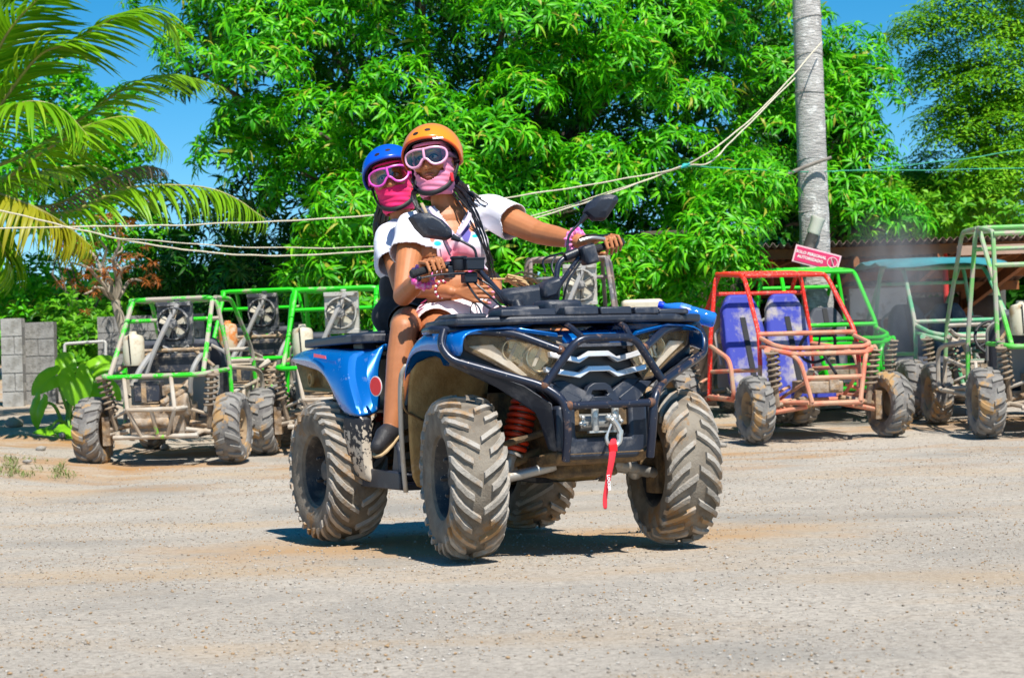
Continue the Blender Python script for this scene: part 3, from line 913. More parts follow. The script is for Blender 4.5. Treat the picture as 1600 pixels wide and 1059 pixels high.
# ---- chassis and drivetrain
mb = MB()
mb.box((.05, 0, .40), (1.5, .26, .16)); mb.box((.0, 0, .55), (.62, .30, .22)); mb.box((-.75, 0, .45), (.55, .22, .30)); mb.box((.66, 0, .50), (.36, .28, .34)); mb.box((.72, 0, .36), (.30, .30, .10), top=.8)
mb.build('chassis', M_CHASSIS, atv, bevel=.02)
mb = MB(); mb.prism([(.30, .31), (.98, .37), (1.02, .41), (.99, .425), (.25, .335)], 1, -.20, .20)
mb.build('skid_plate', M_CHASSIS, atv, bevel=.008)
def hub(sx, sy): return Vector((sx * .7104, sy * .40, .33))
for sx in (1, -1):
    for sy in (-1, 1):
        mb = MB(); h = hub(sx, sy)
        r = .021 if sx > 0 else .018
        for dx in (-.13, .13):
            mb.tube([(sx * .7104 + dx, sy * .13, .36), h + Vector((dx * .15, 0, -.03))], r, 10)
        mb.build('lower_arm', M_DUSTSTEEL if sx > 0 else M_CHASSIS, atv)
        mb = MB()
        for dx in (-.11, .11):
            mb.tube([(sx * .7104 + dx, sy * .14, .50), h + Vector((dx * .15, 0, .10))], .014, 8)
        mb.build('upper_arm', M_CHASSIS, atv)
        mb = MB(); mb.tube([(sx * .7104, sy * .1, .43), h], .022, 10); mb.lathe([(.05, 0), (.045, .02), (.03, .09), (.025, .1)], 14, Matrix.Translation((sx * .7104, sy * .30, .36)) @ Matrix.Rotation(-sy * math.pi / 2, 4, 'X'))
        mb.build('drive_shaft', M_CHASSIS, atv)
        mb = MB(); mb.box(h, (.10, .05, .22)); lathe_y(mb, [(.11, -.008), (.11, .008)], 24, h + Vector((0, sy * .015, 0)))
        mb.build('brake_hub', M_CHASSIS, atv, bevel=.008)
        # shock absorber
        top = Vector((sx * .7104 - .0, sy * .175, .67)); bot = h + Vector((-.0, -sy * .10, -.02))
        if sx < 0: top = Vector((-.70, sy * .20, .70))
        mb = MB(); ax = (bot - top)
        mb.tube([top, top + ax * .55], .022, 12); mb.tube([top + ax * .5, bot], .027, 12); mb.ellip(bot, (.03, .03, .03)); mb.ellip(top, (.03, .03, .03))
        mb.lathe([(.05, 0), (.05, .012)], 16, Matrix.Translation(top + ax * .70) @ ax.to_track_quat('Z', 'Y').to_matrix().to_4x4())
        sh = mb.build('shock_absorber', M_DUSTSTEEL, atv)
        u, v = frame_of(ax); pts = []
        turns = 9
        for i in range(turns * 14 + 1):
            a = 2 * math.pi * i / 14; t = .04 + .64 * i / (turns * 14)
            pts.append(top + ax * t + (u * math.cos(a) + v * math.sin(a)) * .050)
        MB().tube(pts, .0105, 7).build('coil_spring', M_SPRING, sh)
mb = MB()
for sy in (-1, 1): mb.tube([(.60, sy * .06, .44), (.62, sy * .40, .40)], .012, 8)
mb.build('tie_rod', M_DUSTSTEEL, atv)

# ---- front fenders, liners, foot wells
def loft(rows, name, mat, thick=.01, sub=1, par=None, bevel=0):
    mb = MB(); mb.grid(rows)
    return mb.build(name, mat, par or atv, solid=thick, sub=sub, angle=50)
for sy in (-1, 1):
    secs = [(.335, .765, .715, .565), (.365, .825, .77, .570), (.42, .872, .815, .575), (.50, .908, .838, .580), (.64, .930, .838, .585), (.78, .926, .818, .580), (.90, .905, .79, .545)]
    rows = []
    for x, zt, zb, yo in secs:
        rows.append([(x, sy * .20, zt + .012), (x, sy * .36, zt + .012), (x, sy * (yo - .06), zt + .002), (x, sy * (yo - .012), zt - .018), (x, sy * yo, zt - .05), (x, sy * (yo - .005), zb)])
    loft(rows, 'front_fender', M_BLUE)
    # mud caked liner behind the front wheel, closing the foot well
    rows = [[(.40, sy * .555, .80), (.36, sy * .40, .84), (.34, sy * .14, .86)],
            [(.345, sy * .56, .73), (.30, sy * .40, .72), (.27, sy * .14, .72)],
            [(.285, sy * .54, .54), (.23, sy * .38, .54), (.21, sy * .14, .54)],
            [(.205, sy * .50, .37), (.17, sy * .36, .36), (.16, sy * .14, .36)],
            [(.13, sy * .46, .255), (.12, sy * .34, .25), (.12, sy * .14, .26)]]
    o = loft(rows, 'wheel_arch_liner', M_MUD, .012)
    mb = MB()
    mb.tube(bend([(.345, sy * .575, .70), (.32, sy * .565, .60), (.24, sy * .40, .53)], .03), .005, 6)
    mb.build('hose', M_CHASSIS, atv)
    # pale lip along the liner's outer edge
    mb = MB(); P = spline([(.385, sy * .565, .79), (.335, sy * .572, .73), (.27, sy * .552, .54), (.185, sy * .512, .37), (.105, sy * .472, .25)], 4)
    mb.grid([[p, p + Vector((-.045, sy * -.004, 0))] for p in P])
    mb.build('liner_lip', surf('dust_lip', (.60, .53, .44), .8, dirt=(.5, .4, .27), dirt_lo=.5, dirt_hi=.65), atv, solid=.008)
    # foot well: floor, sill and inner wall
    mb = MB()
    mb.prism([(-.46, .27), (.06, .255), (.06, .285), (-.44, .30)], 1, sy * .16, sy * .47)
    mb.prism([(-.46, .27), (-.40, .262), (.05, .258), (.05, .335), (-.30, .345)], 1, sy * .455, sy * .485)
    for k in range(5): mb.box((-.34 + .085 * k, sy * .32, .305), (.025, .24, .03))
    mb.build('foot_well', M_BLACK, atv, bevel=.006)
    mb = MB(); mb.prism([(-.30, .30), (.04, .30), (.16, .62), (.20, .80), (-.20, .86), (-.40, .66)], 1, sy * .15, sy * .19)
    mb.build('inner_panel', M_BLACK2, atv, bevel=.01)
    mb = MB(); mb.prism([(-.12, .31), (-.02, .31), (-.03, .43), (-.07, .47)], 1, sy * .42, sy * .455)
    mb.build('foot_guard', M_BLACK, atv, bevel=.012)

# ---- rear fender: blue upper, black splattered lower
def side(px, py, y): return LY(px, py, -y)
colsR = [((603, 541), (597, 641), .40), ((580, 553), (585, 648), .47), ((556, 554), (571, 652), .500), ((548, 553), (562, 652), .540), ((535, 551), (546, 650), .552), ((524, 551), (533, 645), .556), ((510, 550), (521, 611), .556), ((496, 549), (508, 583), .552), ((480, 548), (492, 577), .535), ((466, 553), (470, 570), .515), ((461, 560), (463, 567), .49)]
rows = []
for (tx, ty), (bx, by), yo in colsR:
    a = side(tx, ty, yo - .05); b = side(bx, by, yo); r = []
    r.append(Vector((a.x + .01, -.22, a.z + .012))); r.append(Vector((a.x, -.38, a.z + .016))); r.append(a + Vector((0, 0, .004)))
    for k in (.12, .35, .65, 1.0):
        p = a.lerp(b, k); p.y = -(yo - .05 + .05 * math.sin(min(1, k * 2.2) * math.pi / 2))
        r.append(p)
    rows.append(r)
loft(rows, 'rear_fender', M_BLUE, .010)
loft([[Vector((p.x, -p.y, p.z)) for p in r] for r in rows], 'rear_fender', M_BLUE, .010)
for sy in (-1, 1):
    def s3(px, py, y):
        p = side(px, py, y); p.y = sy * y; return p
    low = [[s3(583, 648, .475), s3(580, 680, .475), s3(580, 732, .475), s3(590, 757, .47)],
           [s3(562, 650, .54), s3(564, 690, .535), s3(569, 730, .52), s3(572, 753, .50)],
           [s3(546, 648, .552), s3(548, 690, .54), s3(552, 725, .525), s3(556, 744, .50)],
           [s3(533, 643, .556), s3(536, 690, .545), s3(540, 720, .53), s3(542, 736, .50)]]
    low = [[q + Vector((0, -sy * .004, 0)) for q in r] for r in low]
    loft(low, 'side_panel', M_BLUEMUD, .012)
    # tail lamp bay at the rear corner
    P = [s3(463, 566, .50), s3(500, 577, .54), s3(511, 588, .55), s3(521, 613, .55), s3(474, 610, .52)]
    mb = MB(); n = len(P); inn = [p + Vector((0, -sy * .10, 0)) for p in P]; c = sum(P, Vector()) / n
    inn = [c + (p - c) * .8 + Vector((0, -sy * .0, 0)) for p in inn]
    mb.add(P + inn, [tuple(range(n, 2 * n))] + [(i, (i + 1) % n, n + (i + 1) % n, n + i) for i in range(n)])
    bay = mb.build('tail_lamp_bay', M_MUD, atv, solid=.012, angle=30)
    mb = MB(); q = s3(493, 593, .47); lathe_y(mb, [(.035, -.02), (.032, -.03), (.02, -.03), (.018, -.012), (.004, -.012)] if sy < 0 else [(.035, .02), (.02, .03), (.004, .012)], 16, (q.x, q.y, q.z))
    mb.build('lamp_bulb', M_MUD, bay)
# decals
M_DECAL = surf('red_decal', (.78, .02, .03), .35)
p = side(597, 603, .455)
mb = MB(); mb.lathe([(.045, 0), (.045, .002)], 28, Matrix.Translation(p + Vector((.0, -.028, 0))) @ Matrix.Rotation(R_(92), 4, 'X') @ Matrix.Rotation(R_(14), 4, 'Y'))
d = mb.build('round_decal', M_WHITE, atv)
mb = MB(); mb.lathe([(.040, 0), (.040, .002)], 28, Matrix.Translation(p + Vector((.0, -.0305, 0))) @ Matrix.Rotation(R_(92), 4, 'X') @ Matrix.Rotation(R_(14), 4, 'Y'))
mb.build('decal_disc', M_DECAL, d)
mb = MB(); a = side(491, 552.5, .545); b = side(509, 556, .553); c2 = side(510, 561, .5585); d2 = side(491, 558, .552)
mb.slab([a, b, c2, d2], (0, -.003, .0015))
mb.build('label_decal', surf('pink_decal', (.72, .10, .13), .5), atv)

# ---- racks, hood, seat
mb = MB()
mb.prism([(-1.24, -.40), (-1.16, -.46), (-.50, -.47), (-.42, -.40), (-.42, .40), (-.50, .47), (-1.16, .46), (-1.24, .40)], 2, .905, .945)
for yy in (-.3, -.1, .1, .3): mb.box((-.83, yy, .952), (.66, .06, .016))
mb.build('rear_rack', M_BLACK, atv, bevel=.012)
for yy in (-.36, .36):
    for xx in (-1.05, -.62): MB().box((xx, yy, .885), (.12, .07, .05)).build('rack_bracket', M_BLACK2, atv, bevel=.006)
# front rack: sculpted slab with raised blocks along its front edge
mb = MB()
mb.prism([(.34, -.26), (.42, -.50), (.72, -.575), (.86, -.555), (.955, -.36), (.975, -.14), (.975, .14), (.955, .36), (.86, .555), (.72, .575), (.42, .50), (.34, .26)], 2, .925, .957)
rk = mb.build('front_rack', M_BLACK, atv, bevel=.010)
for (y0, y1, h, x0, x1) in ((-.40, -.16, .985, .80, .955), (-.13, .02, .992, .86, .975), (.03, .17, .988, .86, .975), (.19, .30, .985, .82, .965), (.32, .46, .978, .74, .93), (-.55, -.42, .975, .62, .86)):
    mb = MB(); mb.prism([(x0, .956), (x1, .956), (x1 - .006, h), (x0 + .06, h)], 1, y0, y1)
    mb.build('rack_block', M_BLACK, rk, bevel=.006)
mb = MB(); mb.prism([(.42, -.22), (.62, -.20), (.66, -.14), (.66, .14), (.62, .20), (.42, .22)], 2, .956, 1.012)
mb.prism([(.60, -.10), (.72, -.08), (.72, .08), (.60, .10)], 2, .956, 1.03)
mb.build('rack_box', M_BLACK, atv, bevel=.018)
mb = MB()
mb.prism([(.25, .90), (.55, .905), (.86, .90), (.88, .87), (.80, .80), (.3, .80)], 1, -.34, .34)
mb.prism([(.85, .896), (.93, .893), (.985, .858), (.97, .83), (.85, .82)], 1, -.135, .135)
mb.build('hood', M_BLUE, atv, bevel=.02)
mb = MB()
mb.prism([(-1.0, .80), (-.40, .80), (.20, .78), (.30, .86), (.28, .95), (.05, .93), (-.35, .89), (-.55, .93), (-.98, .95), (-1.04, .88)], 1, -.17, .17)
mb.build('seat', M_SEAT, atv, bevel=.045)
mb = MB(); mb.prism([(-1.16, .62), (-.5, .58), (-.2, .60), (-.1, .84), (-1.16, .86)], 1, -.33, .33)
mb.build('rear_body', M_BLACK2, atv, bevel=.02)

# ---- front face
def face_x(y): return 1.0 - .40 * max(0, abs(y) - .12)
HL = [(.505, .885), (.37, .894), (.215, .868), (.150, .838), (.168, .775), (.235, .702), (.285, .708), (.405, .782), (.49, .832)]
M_LENS, nt, b_ = new_mat('dusty_lens')
tr = nt.nodes.new('ShaderNodeBsdfTransparent'); tr.inputs[0].default_value = (.95, .93, .9, 1)
b_.inputs['Base Color'].default_value = (.56, .38, .20, 1); b_.inputs['Roughness'].default_value = .12
mx = nt.nodes.new('ShaderNodeMixShader'); f = noise_fac(nt, 9, .38, .66, detail=8)
mr = N(nt, 'ShaderNodeMapRange'); mr.inputs['To Min'].default_value = .04; mr.inputs['To Max'].default_value = .22; nt.links.new(f, mr.inputs['Value'])
nt.links.new(mr.outputs[0], mx.inputs[0]); nt.links.new(tr.outputs[0], mx.inputs[1]); nt.links.new(b_.outputs[0], mx.inputs[2]); nt.links.new(mx.outputs[0], nt.nodes['Material Output'].inputs[0])
M_REFL = surf('lamp_reflector', (.95, .84, .66), .22, metal=.5, dirt=(.45, .33, .2), dirt_lo=.58, dirt_hi=.7, dirt_scale=25)
M_DRL = surf('running_light', (.82, .80, .76), .25)
M_LBACK = surf('lamp_chrome', (.62, .52, .40), .25, metal=.9)
for sy in (-1, 1):
    P = [Vector((face_x(y) - .012, sy * y, z)) for y, z in HL]
    c = sum(P, Vector()) / len(P); n = len(P)
    out = [c + (p - c) * 1.09 + Vector((-.004, 0, 0)) for p in P]
    back = [p + Vector((-.10, 0, 0)) for p in P]
    mb = MB(); mb.add(out + P + back, [(i, (i + 1) % n, n + (i + 1) % n, n + i) for i in range(n)] + [(n + i, n + (i + 1) % n, 2 * n + (i + 1) % n, 2 * n + i) for i in range(n)] + [tuple(range(2 * n, 3 * n))])
    hl = mb.build('headlight', surf('lamp_bezel', (.20, .14, .09), .6, col2=(.10, .07, .05), c2_scale=18, dirt=(.5, .42, .32), dirt_lo=.54, dirt_hi=.66, dirt_scale=16), atv, angle=25)
    mb = MB()
    for (yy, zz, r) in ((.225, .79, .055), (.325, .825, .040)):
        mb.lathe([(.006, -.05), (r * .5, -.042), (r * .85, -.02), (r, 0), (r * 1.08, .0), (r * 1.1, -.04)], 20, Matrix.Translation((face_x(yy) - .035, sy * yy, zz)) @ Matrix.Rotation(math.pi / 2, 4, 'Y'))
        mb.ellip((face_x(yy) - .06, sy * yy, zz), (.014, .014, .014))
    pa = lambda y, z, dx: Vector((face_x(y) - dx, sy * y, z))
    mb.build('reflector', M_REFL, hl, angle=30)
    mb = MB()
    mb.slab([pa(.49, .846, .022), pa(.40, .850, .022), pa(.350, .80, .03), pa(.275, .722, .022), pa(.30, .722, .022), pa(.40, .79, .022)], (-.012, 0, 0)); mb.build('running_light', M_DRL, hl, bevel=.003)
    mb = MB()
    mb.slab([pa(.335, .868, .05), pa(.215, .852, .05), pa(.168, .83, .05), pa(.18, .78, .05), pa(.24, .72, .05), pa(.33, .79, .05)], (-.012, 0, 0)); mb.build('lamp_back', M_LBACK, hl, bevel=.004)
    for k_ in range(3):
        mb = MB(); y_ = .20 + .05 * k_; mb.slab([pa(y_, .850, .046), pa(y_ + .012, .850, .046), pa(y_ + .05, .76, .046), pa(y_ + .038, .76, .046)], (-.006, 0, 0)); mb.build('lamp_rib', M_DRL, hl)
    mb = MB(); mb.slab(P, (-.004, 0, 0))
    mb.build('lens', M_LENS, hl, angle=30, smooth=False)
    # cheek panel around the lamp
    rows = []
    for y, zt, zb in ((.56, .87, .79), (.47, .90, .755), (.36, .905, .70), (.25, .905, .64), (.16, .89, .60)):
        rows.append([(face_x(y) - .055, sy * y, zt), (face_x(y) - .075, sy * y, (zt + zb) / 2), (face_x(y) - .05, sy * y, zb)])
    loft(rows, 'cheek_panel', M_BLACK, .012)
    mb = MB(); mb.slab([(.80, sy * .55, .80), (.93, sy * .30, .685), (1.0, sy * .215, .61), (1.0, sy * .20, .42), (.965, sy * .215, .43), (.935, sy * .245, .57), (.86, sy * .38, .68), (.76, sy * .54, .775)], (-.02, 0, 0))
    mb.build('lower_cheek', M_BLACK, atv, bevel=.006)
    # blue brow above the lamp
    mb = MB(); mb.slab([(.82, sy * .56, .90), (.93, sy * .36, .918), (1.0, sy * .18, .885), (.985, sy * .17, .868), (.925, sy * .35, .900), (.83, sy * .55, .886)], (-.03, 0, .004))
    mb.build('brow_trim', M_BLUE, atv, bevel=.004)
# grille
mb = MB(); mb.prism([(-.22, .88), (.22, .88), (.17, .74), (.24, .66), (.18, .60), (-.18, .60), (-.24, .66), (-.17, .74)], 0, .90, .945)
gr_ = mb.build('grille', M_BLACK2, atv, bevel=.006)
for z0, ww, k in ((.792, .205, 0), (.733, .225, 1)):
    ys = [-ww, -.085, -.045, .045, .085, ww]; dz = [.012, -.014, .010, .010, -.014, .012]
    top = [(1.0 - .12 * abs(y), y, z0 + d + .010) for y, d in zip(ys, dz)]; bot = [(1.005 - .12 * abs(y), y, z0 + d - .012) for y, d in zip(ys, dz)]
    mb = MB(); vs = top + bot + [(x - .03, y, z) for x, y, z in top + bot]; n = 6
    fs = []
    for i in range(5):
        fs += [(i, i + 1, n + i + 1, n + i), (2 * n + i, 3 * n + i, 3 * n + i + 1, 2 * n + i + 1), (i, 2 * n + i, 2 * n + i + 1, i + 1), (n + i, n + i + 1, 3 * n + i + 1, 3 * n + i)]
    fs += [(0, n, 3 * n, 2 * n), (5, 2 * n + 5, 3 * n + 5, n + 5)]
    mb.add(vs, fs); mb.build('grille_bar', M_CHROME, gr_, bevel=.003)
mb = MB(); mb.slab([(.99, -.18, .845), (.99, .18, .845), (1.0, .15, .828), (1.0, -.15, .828)], (-.03, 0, 0)); mb.build('grille_top', M_BLACK, gr_, bevel=.003)
mb = MB(); mb.slab([(.995, -.06, .858), (.995, .06, .858), (.998, .05, .849), (.998, -.05, .849)], (-.02, 0, 0)); mb.build('grille_accent', M_BLUE, gr_, bevel=.002)
for sy in (-1, 1):
    for a, b2 in (((.255, .685), (.10, .615)), ((.195, .695), (.045, .625))):
        mb = MB(); mb.slab([(.965, sy * a[0], a[1]), (.965, sy * (a[0] - .055), a[1] + .006), (1.0, sy * (b2[0] - .02), b2[1] + .010), (1.005, sy * (b2[0] + .01), b2[1] - .016), (.99, sy * (b2[0] + .07), b2[1] - .012)], (-.025, 0, 0))
        mb.build('vent_rib', M_BLACK, gr_, bevel=.004)
mb = MB(); mb.prism([(-.075, .625), (-.05, .672), (-.025, .686), (.025, .686), (.05, .672), (.075, .625), (.045, .625), (.03, .655), (-.03, .655), (-.045, .625)], 0, .96, .995); mb.box((.985, 0, .617), (.03, .10, .03))
mb.build('nose_hex', M_BLACK, gr_, bevel=.004)
# lower bumper
mb = MB(); mb.prism([(-.20, .60), (-.12, .60), (-.12, .47), (.12, .47), (.12, .60), (.20, .60), (.205, .43), (.15, .385), (-.15, .385), (-.205, .43)], 0, .93, 1.015)
mb.build('lower_bumper', M_BLACK, atv, bevel=.014)
mb = MB(); mb.box((.93, 0, .535), (.04, .26, .13)); mb.box((.96, -.105, .55), (.05, .03, .06)); mb.box((.96, .105, .55), (.05, .05, .07))
mb.build('winch_bay', M_CHASSIS, atv, bevel=.004)
# winch
wn_ = MB(); lathe_y(wn_, [(.034, -.09), (.034, .09)], 16, (.965, 0, .53)); 
for yy in (-.045, .045): wn_.lathe([(.014, -.048), (.0155, -.044), (.0155, .044), (.014, .048)], 14, Matrix.Translation((1.03, yy, .545)))
for zz in (.493, .597): wn_.box((1.028, 0, zz), (.02, .15, .008))
for (yy, zz) in ((-.085, .55), (-.095, .525), (-.08, .52), (.085, .53)): wn_.ellip((1.005, yy, zz), (.01, .01, .01))
wn = wn_.build('winch', M_STEEL, atv)
c = LX(958, 684, 1.075)
hk = MB(); P = [c + Vector((0, .030 * math.cos(a), .030 * math.sin(a) - .0)) for a in [R_(150 + 25 * i) for i in range(11)]]
hk.tube([c + Vector((0, .0, .075)), c + Vector((0, .02, .05)), c + Vector((0, .033, .02))] + list(reversed(P))[1:], [.010, .011, .013] + [.013 - .0007 * i for i in range(10)], 8)
hk.tube([c + Vector((0, -.028, .01)), c + Vector((0, -.006, .055))], .005, 6)
hk.ellip(c + Vector((-.01, -.012, .082)), (.014, .014, .014)); hk.ellip(c + Vector((-.01, .014, .082)), (.014, .014, .014)); hk.tube([c + Vector((-.06, 0, .06)), c + Vector((0, 0, .075))], .005, 6)
hk.build('hook', M_STEEL, wn)
ctr = [LX(x, y, 1.085) for x, y in ((958.5, 684), (956.5, 700), (953.5, 720), (950, 745), (948, 765), (946.8, 780), (947.5, 796))]
wid = [.016, .017, .0155, .0125, .011, .0105, .0105]
rows = [[p + Vector((.012 * math.sin(i * .9), -w, 0)), p + Vector((.012 * math.sin(i * .9) + .002, 0, 0)), p + Vector((.012 * math.sin(i * .9), w, 0))] for i, (p, w) in enumerate(zip(ctr, wid))]
mb = MB(); mb.grid(rows); strap = mb.build('pull_strap', M_RED, wn, solid=.003, sub=1)
mb = MB(); p = ctr[0].lerp(ctr[1], .95); mb.box(p + Vector((.006, 0, 0)), (.012, .036, .030)); mb.build('strap_stitch', surf('bright_red', (.85, .005, .01), .6), strap, bevel=.003)

def text_mesh(name, body, size, mat, parent, M, depth=.0006, align='CENTER', bold=0.0):
    cu = bpy.data.curves.new(name, 'FONT'); cu.body = body; cu.size = size; cu.extrude = depth; cu.align_x = align; cu.align_y = 'CENTER'; cu.offset = bold; cu.resolution_u = 2
    t = bpy.data.objects.new(name, cu); COL.objects.link(t)
    dg = bpy.context.evaluated_depsgraph_get()
    me = bpy.data.meshes.new_from_object(t.evaluated_get(dg))
    bpy.data.objects.remove(t); me.materials.clear(); me.materials.append(mat)
    o = child(name, me, parent); o.matrix_local = M
    return o
p = ctr[3].lerp(ctr[4], .35)
text_mesh('strap_lettering', 'LOCKER', .0165, M_WHITE, strap, Matrix.Translation(p + Vector((.0125, -.001, -.004))) @ Matrix(((0, 0, 1, 0), (.05, 1, 0, 0), (-1, .05, 0, 0), (0, 0, 0, 1))), bold=.0006)

# ---- bull bar
for sy in (-1, 1):
    mb = MB()
    mb.tube(bend([(.60, sy * .575, .915), (.76, sy * .61, .918), (.93, sy * .34, .892), (1.035, sy * .185, .815)], .05), .0165, 10)
    mb.build('upper_tube', M_PIPE, atv)
    mb = MB()
    mb.tube(bend([(.79, sy * .575, .912), (.805, sy * .60, .855), (.84, sy * .575, .795), (1.03, sy * .265, .680), (1.078, sy * .198, .62), (1.075, sy * .188, .50), (1.045, sy * .188, .385)], .055), .0175, 10)
    mb.build('side_tube', M_PIPE, atv)
    mb = MB(); mb.tube([(1.07, sy * .105, .862), (1.0, sy * .12, .905), (.92, sy * .12, .93)], .013, 8); mb.build('stay', M_PIPE, atv)
    for p in ((1.036, sy * .262, .682), (1.03, sy * .188, .818), (1.08, sy * .183, .60)):
        MB().ellip(p, (.0195, .0195, .0195), nu=10, nv=6).build('weld', M_RUST, atv)
mb = MB(); mb.tube(bend([(1.036, -.265, .682), (1.065, -.125, .862), (1.065, .125, .862), (1.036, .265, .682)], .05), .0165, 10); mb.build('centre_hoop', M_PIPE, atv)
mb = MB(); mb.tube([(1.08, -.185, .60), (1.08, .185, .60)], .0165, 10); mb.build('cross_bar', M_PIPE, atv)

# ---- handlebar
HB = empty('x'); bpy.data.objects.remove(HB)
gR = (AW(648, 427, 8.90), AW(706, 410, 8.985)); gL = (AW(968, 379, 9.19), AW(900, 397, 9.09))
base = Vector((.30, .0, 1.02))
mb = MB()
mb.tube(bend([gR[0], gR[1], AW(742, 415, 9.02), AW(790, 468, 9.02), AW(812, 486, 9.02)], .05), .0125, 10)
mb.tube(bend([gL[0], gL[1], AW(872, 407, 9.06), AW(868, 450, 9.03), AW(866, 478, 9.03)], .05), .0125, 10)
mb.tube([AW(800, 484, 9.03), AW(872, 478, 9.03)], .012, 8)
mb.tube([AW(905, 402, 9.08), AW(878, 440, 9.06), AW(862, 468, 9.05)], .011, 8)
bar = mb.build('handlebar', M_PIPE, atv)
for g in (gR, gL):
    a, b2 = g; d = (b2 - a).normalized()
    mb = MB(); L = (b2 - a).length * (.80 if g is gR else .85)
    prof = [(.001, -.006), (.016, -.006), (.020, 0), (.020, .008), (.0165, .012)] + [(.0165 + (.0012 if i % 2 else 0), .015 + (L - .02) * i / 16) for i in range(17)] + [(.019, L), (.019, L + .008), (.012, L + .01)]
    mb.lathe(prof, 14, Matrix.Translation(a - d * .012) @ d.to_track_quat('Z', 'Y').to_matrix().to_4x4())
    mb.build('grip', M_GRIP, bar)
# throttle housing and brake reservoirs (on the rider's right)
mb = MB(); p = AW(717, 413, 8.97); mb.lathe([(.030, -.028), (.034, -.02), (.034, .022), (.038, .024), (.038, .034), (.0, .034)], 18, Matrix.Translation(p)); mb.box(AW(702, 425, 8.97), (.05, .03, .05)); mb.build('throttle_housing', M_BLACK2, bar, bevel=.003)
mb = MB(); mb.box(AW(739, 413, 8.96), (.06, .085, .05)); mb.box(AW(739, 406, 8.96) + Vector((0, 0, .004)), (.066, .092, .010)); mb.box(AW(733, 434, 8.97), (.05, .06, .045)); mb.build('brake_reservoir', M_BLACK2, bar, bevel=.006)
mb = MB(); P = [AW(x, y, yd) for x, y, yd in ((725, 427, 8.93), (705, 428, 8.90), (680, 430, 8.87), (655, 435, 8.84))]; mb.tube(spline(P, 3), [.011, .010, .009, .009, .008, .008, .0075, .0075, .007, .007], 8, flat=.6); mb.ellip(P[-1], (.011, .011, .011)); mb.build('brake_lever', M_BLACK2, bar)
mb = MB(); p = AW(919, 398, 9.08); mb.box(p, (.07, .065, .085), R=Matrix.Rotation(.25, 3, 'X')); mb.build('switch_housing', M_BLACK, bar, bevel=.012)
mb = MB(); p = AW(893, 398, 9.07); mb.tube([AW(883, 402, 9.06), AW(902, 394, 9.08)], .021, 10); mb.build('bar_clamp', M_BLACK2, bar)
mb = MB(); P = [AW(x, y, yd) for x, y, yd in ((906, 376, 9.02), (925, 371, 9.04), (945, 373, 9.08))]; mb.tube(spline(P, 3), .0065, 6); mb.build('clutch_lever', M_STEEL, bar)
mb = MB()
for k, (pts) in enumerate([((735, 436, 8.98), (765, 462, 8.97), (795, 490, 9.0), (815, 500, 9.03)), ((742, 432, 8.99), (770, 450, 8.99), (792, 478, 9.0), (815, 496, 9.03)), ((728, 440, 8.98), (750, 470, 8.95), (785, 494, 8.98)), ((908, 408, 9.07), (888, 440, 9.0), (880, 470, 9.02)), ((868, 400, 9.1), (862, 415, 9.08), (868, 435, 9.06)), ((880, 395, 9.1), (850, 405, 9.12), (852, 425, 9.1))]):
    MB().tube(spline([AW(*q) for q in pts], 5), .0052, 6).build('cable', M_BLACK2, bar)
# mirrors
for nm, pts, yd, stem in (('a', [(637, 340), (648, 334), (668, 333), (690, 345), (706, 361), (707, 371), (698, 376), (662, 371), (648, 357)], 8.93, [(706, 370, 8.94), (722, 377, 8.945), (742, 388, 8.95), (745, 404, 8.955)]),
                           ('b', [(910, 332), (917, 318), (932, 307), (950, 304), (963, 306), (966, 314), (950, 338), (944, 345), (925, 345)], 9.12, [(916, 336, 9.115), (905, 350, 9.11), (888, 366, 9.10), (886, 396, 9.08)])):
    out = [AW(x, y, yd) for x, y in pts]; c = sum(out, Vector()) / len(out); n = len(out)
    fwd = Vector((1, 0, .25)).normalized()
    mid = [c + (p - c) * .90 + fwd * .022 for p in out]; inn = [c + (p - c) * .5 + fwd * .038 for p in out]; bk = [c + (p - c) * .96 - fwd * .012 for p in out]
    mb = MB(); mb.add(bk + out + mid + inn, [tuple(range(n - 1, -1, -1))] + [(k * n + i, k * n + (i + 1) % n, (k + 1) * n + (i + 1) % n, (k + 1) * n + i) for k in range(3) for i in range(n)] + [tuple(range(3 * n, 4 * n))])
    mi = mb.build('mirror', M_BLACK, bar, angle=25, bevel=.004)
    mb = MB(); gl = [c + (p - c) * .88 - fwd * .0145 for p in out]; mb.slab(gl, -fwd * .002); mb.build('mirror_glass', surf('mirror_glass', (.8, .8, .8), .05, metal=1, dirt=(.35, .3, .27), dirt_lo=.4, dirt_hi=.75), mi)
    S = [AW(*q) for q in stem]; mb = MB(); mb.tube(bend(S, .03), .0058, 8); mb.tube([S[0], S[0].lerp(S[1], .8)], [.015, .009], 10); mb.build('mirror_stem', M_BLACK2, mi)
# instrument pod and bar cover
mb = MB()
A_ = [AW(x, y, 8.98) for x, y in ((782, 458), (800, 452), (850, 446), (880, 434), (877, 470), (850, 482), (822, 484), (790, 474))]
mb.slab(A_, (-.10, 0, .01)); mb.build('instrument_cover', M_BLACK, atv, bevel=.018)
mb = MB(); A_ = [AW(x, y, 8.94) for x, y in ((850, 450), (857, 440), (878, 433), (879, 447), (872, 462), (852, 468))]
mb.slab(A_, (-.07, 0, .01)); mb.build('instrument_pod', M_BLACK, atv, bevel=.012)
mb = MB(); mb.tube([(.52, 0, .70), (.26, 0, 1.04)], .025, 10); mb.build('steering_column', M_BLACK2, atv)

